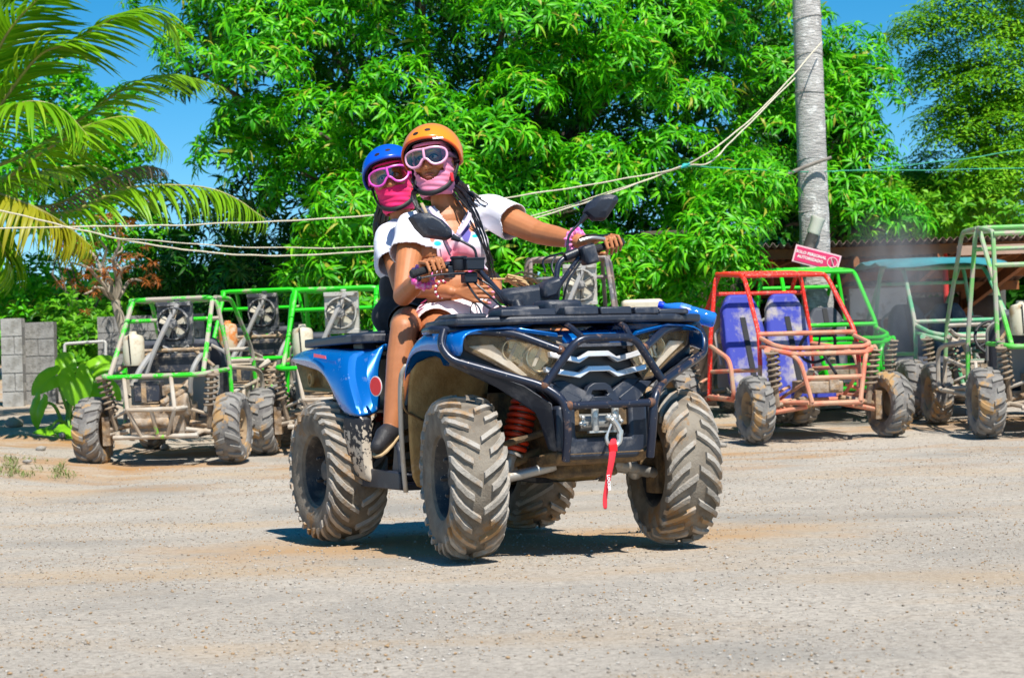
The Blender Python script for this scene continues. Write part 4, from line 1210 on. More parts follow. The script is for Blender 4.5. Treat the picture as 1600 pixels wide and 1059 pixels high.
# ---- water bottle lying on the rack
ba = W(1031, 476, 9.02); bb = W(1118, 501, 8.98)
d = (bb - ba); L = d.length; d.normalize()
MBt = Matrix.Translation(ba) @ d.to_track_quat('Z', 'Y').to_matrix().to_4x4()
M_PET, nt, b_ = new_mat('blue_plastic')
b_.inputs['Base Color'].default_value = (.04, .30, .95, 1); b_.inputs['Transmission Weight'].default_value = .55; b_.inputs['Roughness'].default_value = .08; b_.inputs['IOR'].default_value = 1.3
bot = empty('water_bottle', M=MBt, label='blue plastic water bottle lying on the front rack of the quad', cat='bottle')
mb = MB(); prof = [(.013, .016), (.013, .028), (.020, .045), (.030, .07), (.034, .085), (.034, .10), (.0325, .105), (.034, .11), (.034, .135), (.0325, .14), (.034, .145), (.034, .165), (.0325, .17), (.034, .175), (.034, L - .012), (.028, L - .002), (.02, L), (.001, L - .006)]
mb.lathe(prof, 24, caps=False); mb.build('body', M_PET, bot)
mb = MB(); mb.lathe([(.0, -.006), (.0145, -.006), (.016, -.003), (.016, .016), (.013, .018)], 20); mb.build('cap', surf('blue_cap', (.01, .05, .75), .35), bot)
mb = MB(); mb.lathe([(.0345, .088), (.0348, .09), (.0348, .132), (.0345, .134)], 24, caps=False); lab_ = mb.build('label_band', surf('bottle_label', (.02, .07, .62), .35, col2=(.10, .30, .80), c2_scale=30), bot)
# ------------------------------------------------------------------ people
def blob(mb, voxel, smooth=5, cut=None, name='body', mat=None, fold=0.0):
    me = mb.mesh('tmp', None, fix=True)
    o = bpy.data.objects.new('tmp', me); COL.objects.link(o)
    r = o.modifiers.new('r', 'REMESH'); r.mode = 'VOXEL'; r.voxel_size = voxel; r.use_smooth_shade = True
    s = o.modifiers.new('s', 'SMOOTH'); s.factor = .5; s.iterations = smooth
    bpy.context.view_layer.update()
    dg = bpy.context.evaluated_depsgraph_get()
    out = bpy.data.meshes.new_from_object(o.evaluated_get(dg))
    bpy.data.objects.remove(o); bpy.data.meshes.remove(me)
    if fold:
        nv_ = len(out.vertices); co = np.empty(nv_ * 3, np.float32); no = np.empty(nv_ * 3, np.float32)
        out.vertices.foreach_get('co', co); out.vertices.foreach_get('normal', no); co = co.reshape(-1, 3); no = no.reshape(-1, 3)
        am = np.empty(nv_)
        for i_, p in enumerate(co.tolist()):
            p = Vector(p); am[i_] = 1.1 * mnoise.noise(Vector((p.x * 11 + p.z * 5, p.y * 9, p.z * 6 - p.x * 3))) + .6 * mnoise.noise(Vector((p.x * 6 + p.z * 19, p.y * 8, p.z * 15 - p.x * 8)))
        out.vertices.foreach_set('co', (co + no * (fold * am)[:, None]).astype(np.float32).ravel())
    if cut:
        b = bmesh.new(); b.from_mesh(out)
        bmesh.ops.delete(b, geom=[f for f in b.faces if cut(f.calc_center_median())], context='FACES')
        b.to_mesh(out); b.free()
    out.name = name
    if mat: out.materials.clear(); out.materials.append(mat)
    out.polygons.foreach_set('use_smooth', [True] * len(out.polygons))
    return out

def to_px(p):
    d = np.array(p) - CAM; z = d @ FW
    return 800 + F_PX * (d @ RT) / z, 529.5 - F_PX * (d @ UP) / z

def skin(name, c, c2):
    mt, nt, b = new_mat(name)
    nt.links.new(mixc(nt, noise_fac(nt, 14, .35, .65), c, c2), b.inputs['Base Color'])
    b.inputs['Roughness'].default_value = .5; b.inputs['Subsurface Weight'].default_value = .12
    b.inputs['Subsurface Radius'].default_value = (.02, .008, .004); b.inputs['Subsurface Scale'].default_value = .3
    bump(nt, b, noise_fac(nt, 220, .3, .7, detail=3), .08, .002)
    return mt
M_SKINA = skin('skin_warm', (.52, .20, .078), (.45, .165, .062))
M_SKINB = skin('skin_brown', (.50, .195, .08), (.43, .16, .065))
M_HAIR = surf('black_hair', (.010, .008, .009), .35, spec=.6)
M_NAIL = surf('pink_nail', (.90, .30, .42), .2)
M_EYE = surf('eye_white', (.75, .72, .68), .15); M_IRIS = surf('dark_iris', (.03, .018, .012), .1)
M_BROW = surf('brow_hair', (.015, .010, .008), .7)
M_LIP = surf('lip', (.30, .09, .06), .4)
M_CLEAR, nt, b_ = new_mat('goggle_lens')
tr = nt.nodes.new('ShaderNodeBsdfTransparent'); tr.inputs[0].default_value = (.93, .91, .91, 1)
gl_ = nt.nodes.new('ShaderNodeBsdfGlossy'); gl_.inputs['Roughness'].default_value = .06
fr_ = N(nt, 'ShaderNodeFresnel', IOR=1.7); mx = nt.nodes.new('ShaderNodeMixShader')
fm_ = N(nt, 'ShaderNodeMath', operation='ADD'); nt.links.new(fr_.outputs[0], fm_.inputs[0]); fm_.inputs[1].default_value = .06; nt.links.new(fm_.outputs[0], mx.inputs[0]); nt.links.new(tr.outputs[0], mx.inputs[1]); nt.links.new(gl_.outputs[0], mx.inputs[2]); nt.links.new(mx.outputs[0], nt.nodes['Material Output'].inputs[0])
M_STRAP = surf('black_strap', (.012, .012, .014), .6)
M_PADS = surf('black_foam', (.010, .010, .011), .9)

def finger(mb, pts, r):
    for i in range(len(pts) - 1):
        mb.capsule(pts[i], pts[i + 1], r * (1 - .07 * i), r * (1 - .07 * (i + 1)), 10, 3)

def grip_hand(mb, nails, wrist, P0, axis, fdir, up, s0=.0, pitch=.0232, r=.0096, index_out=None, thumb=True):
    """hand closed on a handlebar grip. axis runs from the little finger to the index"""
    wrist = Vector(wrist); P0 = Vector(P0); axis = Vector(axis).normalized(); f = Vector(fdir).normalized(); u = Vector(up).normalized()
    kn = []
    for k in range(4):
        c = P0 + axis * (s0 + k * pitch)
        L = (.86, .98, 1.04, .95)[k]
        K = c + u * .040 - f * .022; A = c + u * .026 + f * .034 * L; B = c - u * .014 * L + f * .036; T = c - u * .036 * L + f * .012
        if index_out is not None and k == 3:
            K = c + u * .040 - f * .015; A = c + u * .040 + f * .03; B = A + Vector(index_out) * .026; T = B + Vector(index_out) * .022 - u * .006
        finger(mb, [K, A, B, T], r * (.9, 1, 1.03, 1)[k]); kn.append(K)
        d = (T - B).normalized()
        nails.append((T + d * r * .25 + f * r * .55, d, f))
    m = (kn[1] + kn[2]) / 2
    for k in range(4): mb.capsule(wrist.lerp(kn[k], .12), kn[k] - f * .004, .018, .0108, 10, 3)
    mb.capsule(wrist, wrist.lerp(m, .6), .027, .024, 12, 4)
    if thumb:
        c = P0 + axis * (s0 + 3 * pitch + .022)
        finger(mb, [wrist.lerp(kn[3], .45) - u * .012, c - f * .030 + u * .0, c - u * .026 - f * .008, c - u * .030 + f * .018 - axis * .006], .0118)

def ell_R(zdir, xdir):
    z = Vector(zdir).normalized(); x = Vector(xdir); x = (x - z * x.dot(z)).normalized(); y = z.cross(x)
    return Matrix((x, y, z)).transposed()

HEAD_R = (.078, .098, .120)
def face_y(x, z, pad=0.0):
    """front surface of the head (local -y) at x, z"""
    q = 1 - (x / (HEAD_R[0] + pad)) ** 2 - (z / (HEAD_R[2] + pad)) ** 2
    return -(HEAD_R[1] + pad) * math.sqrt(max(q, .02))

def add_head(mb, H):
    sub = MB()
    sub.ellip((0, 0, .015), (.078, .098, .108), nu=20, nv=14)
    sub.ellip((0, -.012, -.045), (.062, .078, .078), nu=18, nv=12)
    sub.ellip((0, -.062, -.088), (.026, .024, .024))
    sub.capsule((0, -.088, .016), (0, -.106, -.022), .010, .015, 10, 3)
    for s in (-1, 1):
        sub.ellip((s * .013, -.098, -.026), (.010, .012, .009)); sub.ellip((s * .045, -.072, -.018), (.022, .018, .02)); sub.ellip((s * .080, .008, -.008), (.010, .020, .032))
        sub.capsule((s * .012, -.088, .036), (s * .05, -.074, .038), .010, .008, 8, 3)
    sub.ellip((0, -.088, -.055), (.024, .013, .008)); sub.ellip((0, -.085, -.068), (.020, .013, .009))
    mb.merge(sub, H)

def helmet(root, H, col, holes_col, name_txt=None, label=None):
    Rm = (.128, .152, .132); c = Vector((0, .012, .045))
    rows = []
    nA = 48
    for i in range(13):
        row = []
        for j in range(nA):
            a = 2 * math.pi * j / nA        # 0 = +x, front is -y
            fy = -math.sin(a)              # 1 at the front
            z0 = .014 + .040 * max(0, fy) - .075 * max(0, -fy) ** .8 - .060 * (1 - abs(fy)) ** 2 * (1 if fy < .75 else 0)
            th0 = math.asin(max(-.95, min(.95, (z0) / Rm[2])))
            th = th0 + (math.pi / 2 - th0) * (i / 12)
            k = 1.02 if i == 0 else 1.0
            row.append(c + Vector((Rm[0] * math.cos(th) * math.cos(a) * k, Rm[1] * math.cos(th) * math.sin(a) * k, Rm[2] * math.sin(th))))
        rows.append(row)
    mb = MB(); mb.grid(rows, True); mb.xf(H)
    sh = mb.build('helmet', col, root, solid=.010, angle=60)
    mb = MB(); inner = [[c + (p - c) * .90 for p in r] for r in rows[:7]]; mb.grid(inner, True); mb.xf(H); mb.build('helmet_lining', M_PADS, sh, solid=.01)
    mb = MB(); mb.tube([p + Vector((0, 0, .001)) for p in rows[0]], .0058, 6, closed=True); mb.xf(H); mb.build('rim_edge', surf('rim_edge_' + col.name, tuple(x * .6 for x in holes_col), .4), sh)
    dark = surf('vent_' + col.name, (.02, .01, .012), .6)
    for ax_, el in ((-106, 37), (-76, 42), (-176, 34), (20, 40), (90, 38)):
        a = R_(ax_); e = R_(el)
        n = Vector((math.cos(e) * math.cos(a) / Rm[0], math.cos(e) * math.sin(a) / Rm[1], math.sin(e) / Rm[2])).normalized()
        p = c + Vector((Rm[0] * math.cos(e) * math.cos(a), Rm[1] * math.cos(e) * math.sin(a), Rm[2] * math.sin(e))) + n * .0045
        mb = MB(); mb.lathe([(.0, .0012), (.008, .0012), (.0108, .0008), (.0115, -.004)], 14, Matrix.Translation(p) @ n.to_track_quat('Z', 'Y').to_matrix().to_4x4() @ Matrix.Diagonal((1.25, .9, 1, 1)), caps=False); mb.xf(H)
        mb.build('vent_hole', dark, sh)
    if name_txt:
        a, e = R_(-58), R_(19)
        n = Vector((math.cos(e) * math.cos(a) / Rm[0], math.cos(e) * math.sin(a) / Rm[1], math.sin(e) / Rm[2])).normalized()
        p = c + Vector((Rm[0] * math.cos(e) * math.cos(a), Rm[1] * math.cos(e) * math.sin(a), Rm[2] * math.sin(e))) + n * .0085
        z = n; x = Vector((0, 0, 1)).cross(z).normalized(); y = z.cross(x)
        T = Matrix((x, y, z)).transposed().to_4x4(); T.translation = p
        text_mesh('helmet_lettering', name_txt, .017, M_WHITE, sh, H @ T, bold=.0008)
    # chin strap and buckle
    P = spline([(-.100, .0, -.005), (-.090, -.035, -.065), (-.062, -.072, -.108), (0, -.094, -.128), (.062, -.072, -.108), (.092, -.030, -.065), (.108, .008, -.008)], 5)
    rows = [[p, p + Vector((0, .006, -.020))] for p in P]
    mb = MB(); mb.grid(rows); mb.xf(H); mb.build('chin_strap', M_STRAP, sh, solid=.005)
    for s in (-1, 1):
        mb = MB(); mb.tube([(s * .104, .045, .0), (s * .092, -.030, -.062)], .006, 6, flat=.5); mb.xf(H); mb.build('side_strap', M_STRAP, sh)
    mb = MB(); mb.box((.089, -.048, -.078), (.012, .020, .040)); mb.xf(H); mb.build('buckle', surf('red_buckle_' + col.name, (.65, .02, .03), .35), sh, bevel=.004)
    return sh

def goggles(root, H, col, strap_col):
    z0 = .016
    half = [(.0, .035), (.03, .038), (.062, .036), (.086, .026), (.093, .008), (.088, -.014), (.068, -.032), (.044, -.036), (.026, -.028), (.013, -.012), (.0, -.005)]
    out = half + [(-x, z) for x, z in reversed(half[1:-1])]
    def P(x, z, d): return Vector((x, -.128 + 3.9 * x * x - d, z + z0))
    mb = MB(); P0 = [P(x, z, 0) for x, z in out]; P0 = spline(P0, 2, closed=True); mb.tube(P0, .0056, 8, closed=True)
    mb.tube(spline([P(0, .040, .002), P(.0, .02, .004), P(0, -.006, .002)], 3), .0058, 8)
    mb.xf(H); g = mb.build('goggles', col, root)
    # skirt back to the face
    rows = [[Vector((p.x, p.y, p.z)), Vector((p.x * .97, p.y + .030, z0 + (p.z - z0) * 1.02))] for p in P0 + [P0[0]]]
    mb = MB(); mb.grid(rows); mb.xf(H); mb.build('goggle_skirt', col, g, solid=.003)
    c = P(0, .012, 0); mb = MB(); n = len(P0)
    ring = [c + (p - c) * .96 for p in P0]; ring = [Vector((p.x, -.130 + 3.9 * p.x * p.x, p.z)) for p in ring]
    mid = [Vector((p.x * .5, -.130 + 3.9 * p.x * p.x * .25, z0 + .012 + (p.z - z0 - .012) * .5)) for p in ring]
    cc = Vector((0, -.130, z0 + .012))
    mb.add(ring + mid + [cc], [(i, (i + 1) % n, n + (i + 1) % n, n + i) for i in range(n)] + [(n + i, n + (i + 1) % n, 2 * n) for i in range(n)])
    mb.xf(H); mb.build('lens', M_CLEAR, g)
    S = [Vector((.110 * math.cos(a), .112 * math.sin(a) + .004, z0 + .004)) for a in [R_(-42 + 264 * i / 24) for i in range(25)]]
    mb = MB(); mb.grid([[p + Vector((0, 0, .012)), p - Vector((0, 0, .012))] for p in S]); mb.xf(H); mb.build('goggle_strap', strap_col, g, solid=.004)

def buff(root, H, col, win, neck_pt, name='face_mask'):
    """stretchy tube over head sides, chin and neck with a face window"""
    nA = 160; rows = []
    zs = [.085 - .0045 * i for i in range(52)]
    for z in zs:
        row = []
        for j in range(nA):
            a = 2 * math.pi * j / nA
            rx, ry, cy = .0845, .104, .0
            if z < -.02:
                t = min(1, (-.02 - z) / .145)
                rx = .0845 - .020 * t ** 1.5; ry = .104 - .022 * t ** 1.3; cy = -.004 * t
            if z < -.122: 
                t = (-.122 - z) / .043; ry -= .022 * t; rx -= .004 * t; cy += .012 * t
            if z > .04: k = (z - .04) / .045; rx -= .008 * k; ry -= .008 * k
            w = .0018 * math.sin(a * 5 + z * 120) * (1 if z < -.03 else 0) + .0016 * math.sin(z * 260 + a * 3)
            row.append(Vector(((rx + w) * math.cos(a), cy + (ry + w) * math.sin(a), z)))
        rows.append(row)
    mb = MB(); mb.grid(rows, True)
    keep = []
    for f in mb.f:
        c = sum((mb.v[i] for i in f), Vector()) / 4
        if c.y < 0 and abs(c.x) < win(c.z): continue
        keep.append(f)
    mb.f = keep; mb.xf(H)
    return mb.build(name, col, root, solid=.004, angle=80)

def eyes(root, H):
    for s in (-1, 1):
        mb = MB(); mb.ellip((s * .031, -.082, .018), (.0145, .0125, .0095)); mb.xf(H); e = mb.build('eye', M_EYE, root)
        mb = MB(); mb.ellip((s * .031 - .003, -.0935, .018), (.0062, .0025, .0062)); mb.xf(H); mb.build('iris', M_IRIS, e)
        mb = MB(); mb.tube(spline([(s * .012, -.094, .018), (s * .024, -.0955, .0275), (s * .040, -.089, .0265), (s * .050, -.080, .018)], 3), .0028, 6); mb.xf(H); mb.build('lashes', M_BROW, e)
        mb = MB(); mb.tube(spline([(s * .012, -.0985, .042), (s * .03, -.096, .050), (s * .052, -.080, .046)], 3), [.0035] * 4 + [.003, .002, .001], 6, flat=.6); mb.xf(H); mb.build('eyebrow', M_BROW, root)

def head_matrix(px, py, Y, yaw, roll, pitch, s=1.0):
    return Matrix.Translation(W(px, py, Y)) @ Matrix.Rotation(R_(roll), 4, 'Y') @ Matrix.Rotation(R_(yaw), 4, 'Z') @ Matrix.Rotation(R_(pitch), 4, 'X') @ Matrix.Scale(s, 4)

def strand(mb, pts, r0, r1, jit, rng, n=6, braid=0.0):
    P = [Vector(p) + Vector(rng.normal(0, jit, 3)) for p in pts]; P = spline(P, 6)
    N_ = len(P)
    rr = [(r0 + (r1 - r0) * i / (N_ - 1)) * (1 + braid * math.sin(i * 2.1)) for i in range(N_)]
    mb.tube(P, rr, n)

def fabric(name, c, c2=None, scale=14, bmp=.35):
    mt, nt, b = new_mat(name)
    col = mixc(nt, noise_fac(nt, scale, .35, .65), c, c2 or tuple(x * .93 for x in c))
    nt.links.new(col, b.inputs['Base Color']); b.inputs['Roughness'].default_value = .85; b.inputs['Sheen Weight'].default_value = .15
    f = noise_fac(nt, 26, .25, .75, detail=4, dist=1.0)
    bump(nt, b, f, bmp * .6, .006)
    return mt

# ================= rider (front) =================
rngp = np.random.default_rng(3)
base = W(712, 505, 9.58)
A = empty('person', base, 0, 'rider in orange helmet, white cropped shirt and white shorts steering the quad', 'person')
Ai = Matrix.Translation(-base)
def PA(px, py, Y): return W(px, py, Y) - base
HA = Ai @ head_matrix(677, 257, 9.55, -14, -7, -3, 1.05)
mb = MB(); nailsA = []
pel, waist, belly, chest, neckb = PA(716, 494, 9.58), PA(712, 462, 9.57), PA(712, 448, 9.56), PA(704, 388, 9.58), PA(697, 328, 9.60)
spine = chest - pel; xr = PA(770, 326, 9.64) - PA(645, 352, 9.54)
RT_ = ell_R(spine, xr)
torso = MB()
torso.ellip(chest + Vector((0, .01, 0)), (.160, .110, .165), RT_, 24, 16)
torso.ellip(belly, (.150, .112, .13), RT_, 24, 16)
torso.ellip(PA(700, 345, 9.60), (.145, .085, .085), ell_R(spine, xr), 20, 12)
torso.ellip(PA(672, 392, 9.49), (.075, .075, .075)); torso.ellip(PA(733, 386, 9.50), (.075, .075, .075))
shR, shL = PA(646, 356, 9.55), PA(764, 330, 9.64)
mb.merge(torso)
mb.ellip(pel, (.195, .15, .115), RT_, 24, 14)
mb.capsule(neckb, PA(688, 296, 9.58), .062, .054, 16, 4)
mb.capsule(PA(696, 334, 9.61), shR, .05, .066); mb.capsule(PA(702, 330, 9.61), shL, .05, .066)
elR, wrR = PA(630, 462, 9.28), PA(664, 430, 9.045)
mb.capsule(shR, shR.lerp(elR, .5), .066, .059, 16); mb.capsule(shR.lerp(elR, .5), elR, .059, .046, 16); mb.capsule(elR, elR.lerp(wrR, .4), .046, .044, 16); mb.capsule(elR.lerp(wrR, .4), wrR, .046, .029, 16)
elL, wrL = PA(842, 364, 9.47), PA(905, 377, 9.245)
mb.capsule(shL, shL.lerp(elL, .5), .068, .062, 16); mb.capsule(shL.lerp(elL, .5), elL, .062, .052, 16); mb.capsule(elL, elL.lerp(wrL, .4), .052, .048, 16); mb.capsule(elL.lerp(wrL, .4), wrL, .048, .031, 16)
def AL(x, y, z): return ATV_M @ Vector((x, y, z)) - base
for sy, hip in ((-1, PA(682, 516, 9.52)), (1, PA(752, 512, 9.62))):
    kn = AL(.10, sy * .30, .885); an = AL(-.02, sy * .33, .40); toe = AL(.16, sy * .34, .345)
    mb.capsule(hip, hip.lerp(kn, .5), .090, .078, 18); mb.capsule(hip.lerp(kn, .5), kn, .078, .060, 18); mb.capsule(kn, kn.lerp(an, .35), .058, .054, 14); mb.capsule(kn.lerp(an, .35), an, .054, .036, 14); mb.capsule(an, toe, .036, .030, 12)
add_head(mb, HA)
wR0, wR1 = ATV_M @ gR[0] - base, ATV_M @ gR[1] - base; wL0, wL1 = ATV_M @ gL[0] - base, ATV_M @ gL[1] - base
fcam = Vector((0, -1, 0))
axR = (wR1 - wR0).normalized(); fR = (fcam - axR * fcam.dot(axR)).normalized(); uR = axR.cross(fR); uR = uR if uR.z > 0 else -uR
grip_hand(mb, nailsA, wrR, wR0, axR, fR, uR, s0=.055)
axL = (wL1 - wL0).normalized(); fL = (fcam - axL * fcam.dot(axL)).normalized(); uL = axL.cross(fL); uL = uL if uL.z > 0 else -uL
grip_hand(mb, nailsA, wrL, wL0, axL, fL, uL, s0=.014, pitch=.0238, r=.0098)
body = child('body', blob(mb, .0040, 3, None, 'body', M_SKINA), A)
for p, d, f in nailsA:
    q = MB(); q.ellip(p, (.0052, .0022, .0085), ell_R(d, d.cross(f))); q.build('fingernail', M_NAIL, body)
eyes(A, HA)
q = MB(); q.ellip((0, -.0945, -.055), (.022, .010, .0065)); q.ellip((0, -.0925, -.067), (.019, .010, .0075)); q.xf(HA); q.build('lips', M_LIP, body)
# cropped shirt
M_SHIRT, nt, b_ = new_mat('printed_white_shirt')
tc = nt.nodes.new('ShaderNodeTexCoord'); sx_ = nt.nodes.new('ShaderNodeSeparateXYZ'); nt.links.new(tc.outputs['Object'], sx_.inputs[0])
def blob_fac(nt, vec, c, r, soft, wob=.03):
    n = N(nt, 'ShaderNodeTexNoise', Scale=18.0, Detail=4.0); nt.links.new(vec, n.inputs['Vector'])
    vm = N(nt, 'ShaderNodeVectorMath', operation='SUBTRACT'); nt.links.new(vec, vm.inputs[0]); vm.inputs[1].default_value = c
    sc = N(nt, 'ShaderNodeVectorMath', operation='DIVIDE'); nt.links.new(vm.outputs[0], sc.inputs[0]); sc.inputs[1].default_value = r
    ln = N(nt, 'ShaderNodeVectorMath', operation='LENGTH'); nt.links.new(sc.outputs[0], ln.inputs[0])
    ad = N(nt, 'ShaderNodeMath', operation='MULTIPLY_ADD'); nt.links.new(n.outputs['Fac'], ad.inputs[0]); ad.inputs[1].default_value = wob * 20; nt.links.new(ln.outputs['Value'], ad.inputs[2])
    mr = N(nt, 'ShaderNodeMapRange'); mr.inputs['From Min'].default_value = 1 + wob * 10 + soft; mr.inputs['From Max'].default_value = 1 + wob * 10 - soft; nt.links.new(ad.outputs[0], mr.inputs['Value'])
    return mr.outputs[0]
vec = tc.outputs['Object']
cc = (.80, .78, .84)
def sp(px, py, Y=9.44): v = PA(px, py, Y); return (v.x, v.y, v.z)
cc = mixc(nt, blob_fac(nt, vec, sp(716, 410), (.10, .14, .085), .25), cc, (.86, .26, .34))
cc = mixc(nt, blob_fac(nt, vec, sp(745, 420), (.055, .12, .04), .3), cc, (.75, .06, .50))
cc = mixc(nt, blob_fac(nt, vec, sp(718, 420), (.05, .12, .02), .4), cc, (.92, .30, .12))
cc = mixc(nt, blob_fac(nt, vec, sp(700, 365), (.028, .12, .05), .2), cc, (.80, .34, .36))
cc = mixc(nt, blob_fac(nt, vec, sp(728, 362), (.024, .12, .055), .15), cc, (.12, .10, .36))
cc = mixc(nt, blob_fac(nt, vec, sp(738, 352), (.016, .12, .03), .2), cc, (.80, .30, .12))
cc = mixc(nt, blob_fac(nt, vec, sp(742, 369), (.014, .12, .009), .2, .01), cc, (.02, .55, .60))
cc = mixc(nt, blob_fac(nt, vec, sp(684, 381), (.017, .12, .012), .2, .01), cc, (.03, .60, .66))
cc = mixc(nt, blob_fac(nt, vec, sp(676, 374), (.012, .12, .016), .2, .02), cc, (.75, .22, .16))
nt.links.new(cc, b_.inputs['Base Color']); b_.inputs['Roughness'].default_value = .85
bump(nt, b_, noise_fac(nt, 240, .2, .8, detail=2), .15, .002)
sm = MB()
sm.ellip(chest + Vector((0, .01, 0)), (.178, .128, .180), RT_, 24, 16); sm.ellip(belly + Vector((0, 0, .02)), (.168, .130, .13), RT_, 24, 16); sm.ellip(PA(700, 345, 9.60), (.160, .100, .097), RT_, 20, 12)
sm.ellip(PA(672, 392, 9.49), (.088, .088, .088)); sm.ellip(PA(733, 386, 9.50), (.088, .088, .088))
sm.capsule(PA(696, 334, 9.61), shR, .06, .080); sm.capsule(PA(702, 330, 9.61), shL, .06, .080)
cuR, cuL = shR.lerp(elR, .42), shL.lerp(elL, .52)
sm.capsule(shR, cuR, .082, .088, 18); sm.capsule(shL, cuL, .080, .092, 18)
dR = (elR - shR).normalized(); dL = (elL - shL).normalized()
hem = PA(706, 428, 9.57); up_s = spine.normalized()
def cutA(p):
    if (p - hem).dot(up_s) < .006 * math.sin(p.x * 60) and (p - shR).dot(dR) < .6 and abs(p.x - hem.x) < .22: return True
    if (p - cuR).dot(dR) > .008 * math.sin(p.y * 50) - .01 and (p - shR).dot(dR) > .05 and (p - (shR + dR * (p - shR).dot(dR))).length < .13: return True
    if (p - cuL).dot(dL) > .008 * math.sin(p.z * 50) - .01 and (p - shL).dot(dL) > .05 and (p - (shL + dL * (p - shL).dot(dL))).length < .13: return True
    x, y = to_px(p + base)
    if p.y < neckb.y and y < 366:
        t = (366 - y) / 56
        if 711 - 41 * t < x < 712 + 26 * t + 6 * t * t: return True
    if y < 322 and abs(x - 696) < 34 and p.z > neckb.z - .06: return True
    return False
shirt = child('shirt', blob(sm, .0065, 5, cutA, 'shirt', M_SHIRT, .010), A)
s_ = shirt.modifiers.new('s', 'SOLIDIFY'); s_.thickness = .005
M_LAPEL = fabric('lapel_cloth', (.80, .62, .70), (.62, .50, .78), 20)
for pts in (((672, 322, 9.485), (682, 332, 9.455), (696, 347, 9.435), (711, 366, 9.42)), ((733, 328, 9.48), (730, 337, 9.455), (722, 350, 9.435), (712, 366, 9.42))):
    P = spline([PA(*q) for q in pts], 4); s = -1 if pts[0][0] < 700 else 1
    q = MB(); q.grid([[p, p + Vector((s * .020 * math.sin(.4 + 2.2 * i / len(P)), -.012, -.012))] for i, p in enumerate(P)]); q.build('lapel', M_LAPEL, shirt, solid=.004)
# shorts
M_SHORTS = fabric('white_shorts_cloth', (.84, .74, .76), (.80, .70, .74), 10)
sm = MB(); sm.ellip(pel, (.208, .163, .125), RT_, 24, 14)
for hip, kn in ((PA(682, 513, 9.52), AL(.10, -.30, .885)), (PA(752, 510, 9.62), AL(.10, .30, .885))): sm.capsule(hip, hip.lerp(kn, .40), .112, .104, 18)
top_s = PA(714, 470, 9.57)
hipR, knR, hipL, knL = PA(682, 513, 9.52), AL(.10, -.30, .885), PA(752, 510, 9.62), AL(.10, .30, .885)
def cutS(p):
    if (p - top_s).dot(up_s) > 0: return True
    for h, k in ((hipR, knR), (hipL, knL)):
        d = (k - h).normalized()
        if (p - h).dot(d) > .135 and (p - (h + d * (p - h).dot(d))).length < .16: return True
    return False
shorts = child('shorts', blob(sm, .0065, 5, cutS, 'shorts', M_SHORTS, .004), A)
s_ = shorts.modifiers.new('s', 'SOLIDIFY'); s_.thickness = .004
M_TEAL = surf('teal_cord', (.01, .26, .36), .7); M_CORD = surf('dark_cord', (.06, .05, .08), .8)
for k, (pts, mt, r) in enumerate([(((741, 472, 9.40), (748, 480, 9.39), (753, 492, 9.385)), M_TEAL, .0035), (((741, 472, 9.40), (736, 479, 9.39), (735, 494, 9.39)), M_CORD, .002), (((741, 473, 9.40), (745, 484, 9.39), (746, 498, 9.39)), M_CORD, .002)]):
    MB().tube(spline([PA(*q) for q in pts], 4), r, 6).build('drawstring', mt, shorts)
MB().ellip(PA(740, 472, 9.40), (.010, .007, .008)).build('drawstring_knot', M_TEAL, shorts)
M_STRIPE = surf('maroon_lacing', (.30, .02, .09), .7)
for k in range(4):
    p = PA(652 + k * 3.2, 492 - k * 6.5, 9.45 + .012 * k); MB().tube([p + Vector((-.012, 0, -.006)), p + Vector((.014, -.006, .010))], .0035, 6).build('side_lacing', M_STRIPE, shorts)
# head gear
M_PINKM = fabric('pale_pink_mask', (.84, .27, .42), (.78, .22, .37), 12, .25)
def winA(z):
    if z > .072 or z < -.082: return 0.0
    if z < -.045: return .052 * math.sqrt(max(0, (z + .082) / .037))
    return .062
buff(A, HA, M_PINKM, winA, None)
M_ORANGE = surf('orange_helmet_shell', (.86, .26, .012), .28, coat=.5)
helmet(A, HA, M_ORANGE, (.9, .12, .01), 'sedona', None)
goggles(A, HA, surf('pale_pink_frame', (.84, .40, .58), .35), surf('dark_strap', (.05, .02, .05), .6))
# hair: long twists over her left shoulder, loose curls behind the neck
hr = MB()
for k in range(9):
    dx = rngp.normal(0, 6); strand(hr, [PA(700 + dx * .4, 285, 9.58), PA(717 + dx, 303, 9.52), PA(736 + dx * .7, 330, 9.47), PA(752 + dx * .5, 365, 9.43), PA(763 + dx * .4, 400, 9.425), PA(768 + dx * .4, 428 + rngp.uniform(-30, 8), 9.44)], .0048, .0026, .004, rngp, 6, .25)
for k in range(22):
    a = rngp.uniform(-1, 1); strand(hr, [PA(698 + 16 * abs(a), 280, 9.64), PA(710 + 18 * rngp.random(), 296, 9.62 + .05 * a), PA(718 + 26 * rngp.random(), 310, 9.60 + .06 * a), PA(726 + 36 * rngp.random(), 318 + 12 * rngp.random(), 9.57)], .008, .003, .012, rngp, 5, .3)
hr.build('hair', M_HAIR, A, fix=False)['kind'] = 'stuff'
hr = MB()
for k in range(7):
    dx = rngp.normal(0, 3); strand(hr, [PA(652 + dx, 292, 9.56), PA(645 + dx, 306, 9.47), PA(650 + dx, 322, 9.44), PA(658 + dx, 338 + rngp.uniform(-6, 4), 9.43)], .0075, .004, .003, rngp, 6, .25)
hr.build('hair_lock', M_HAIR, A, fix=False)
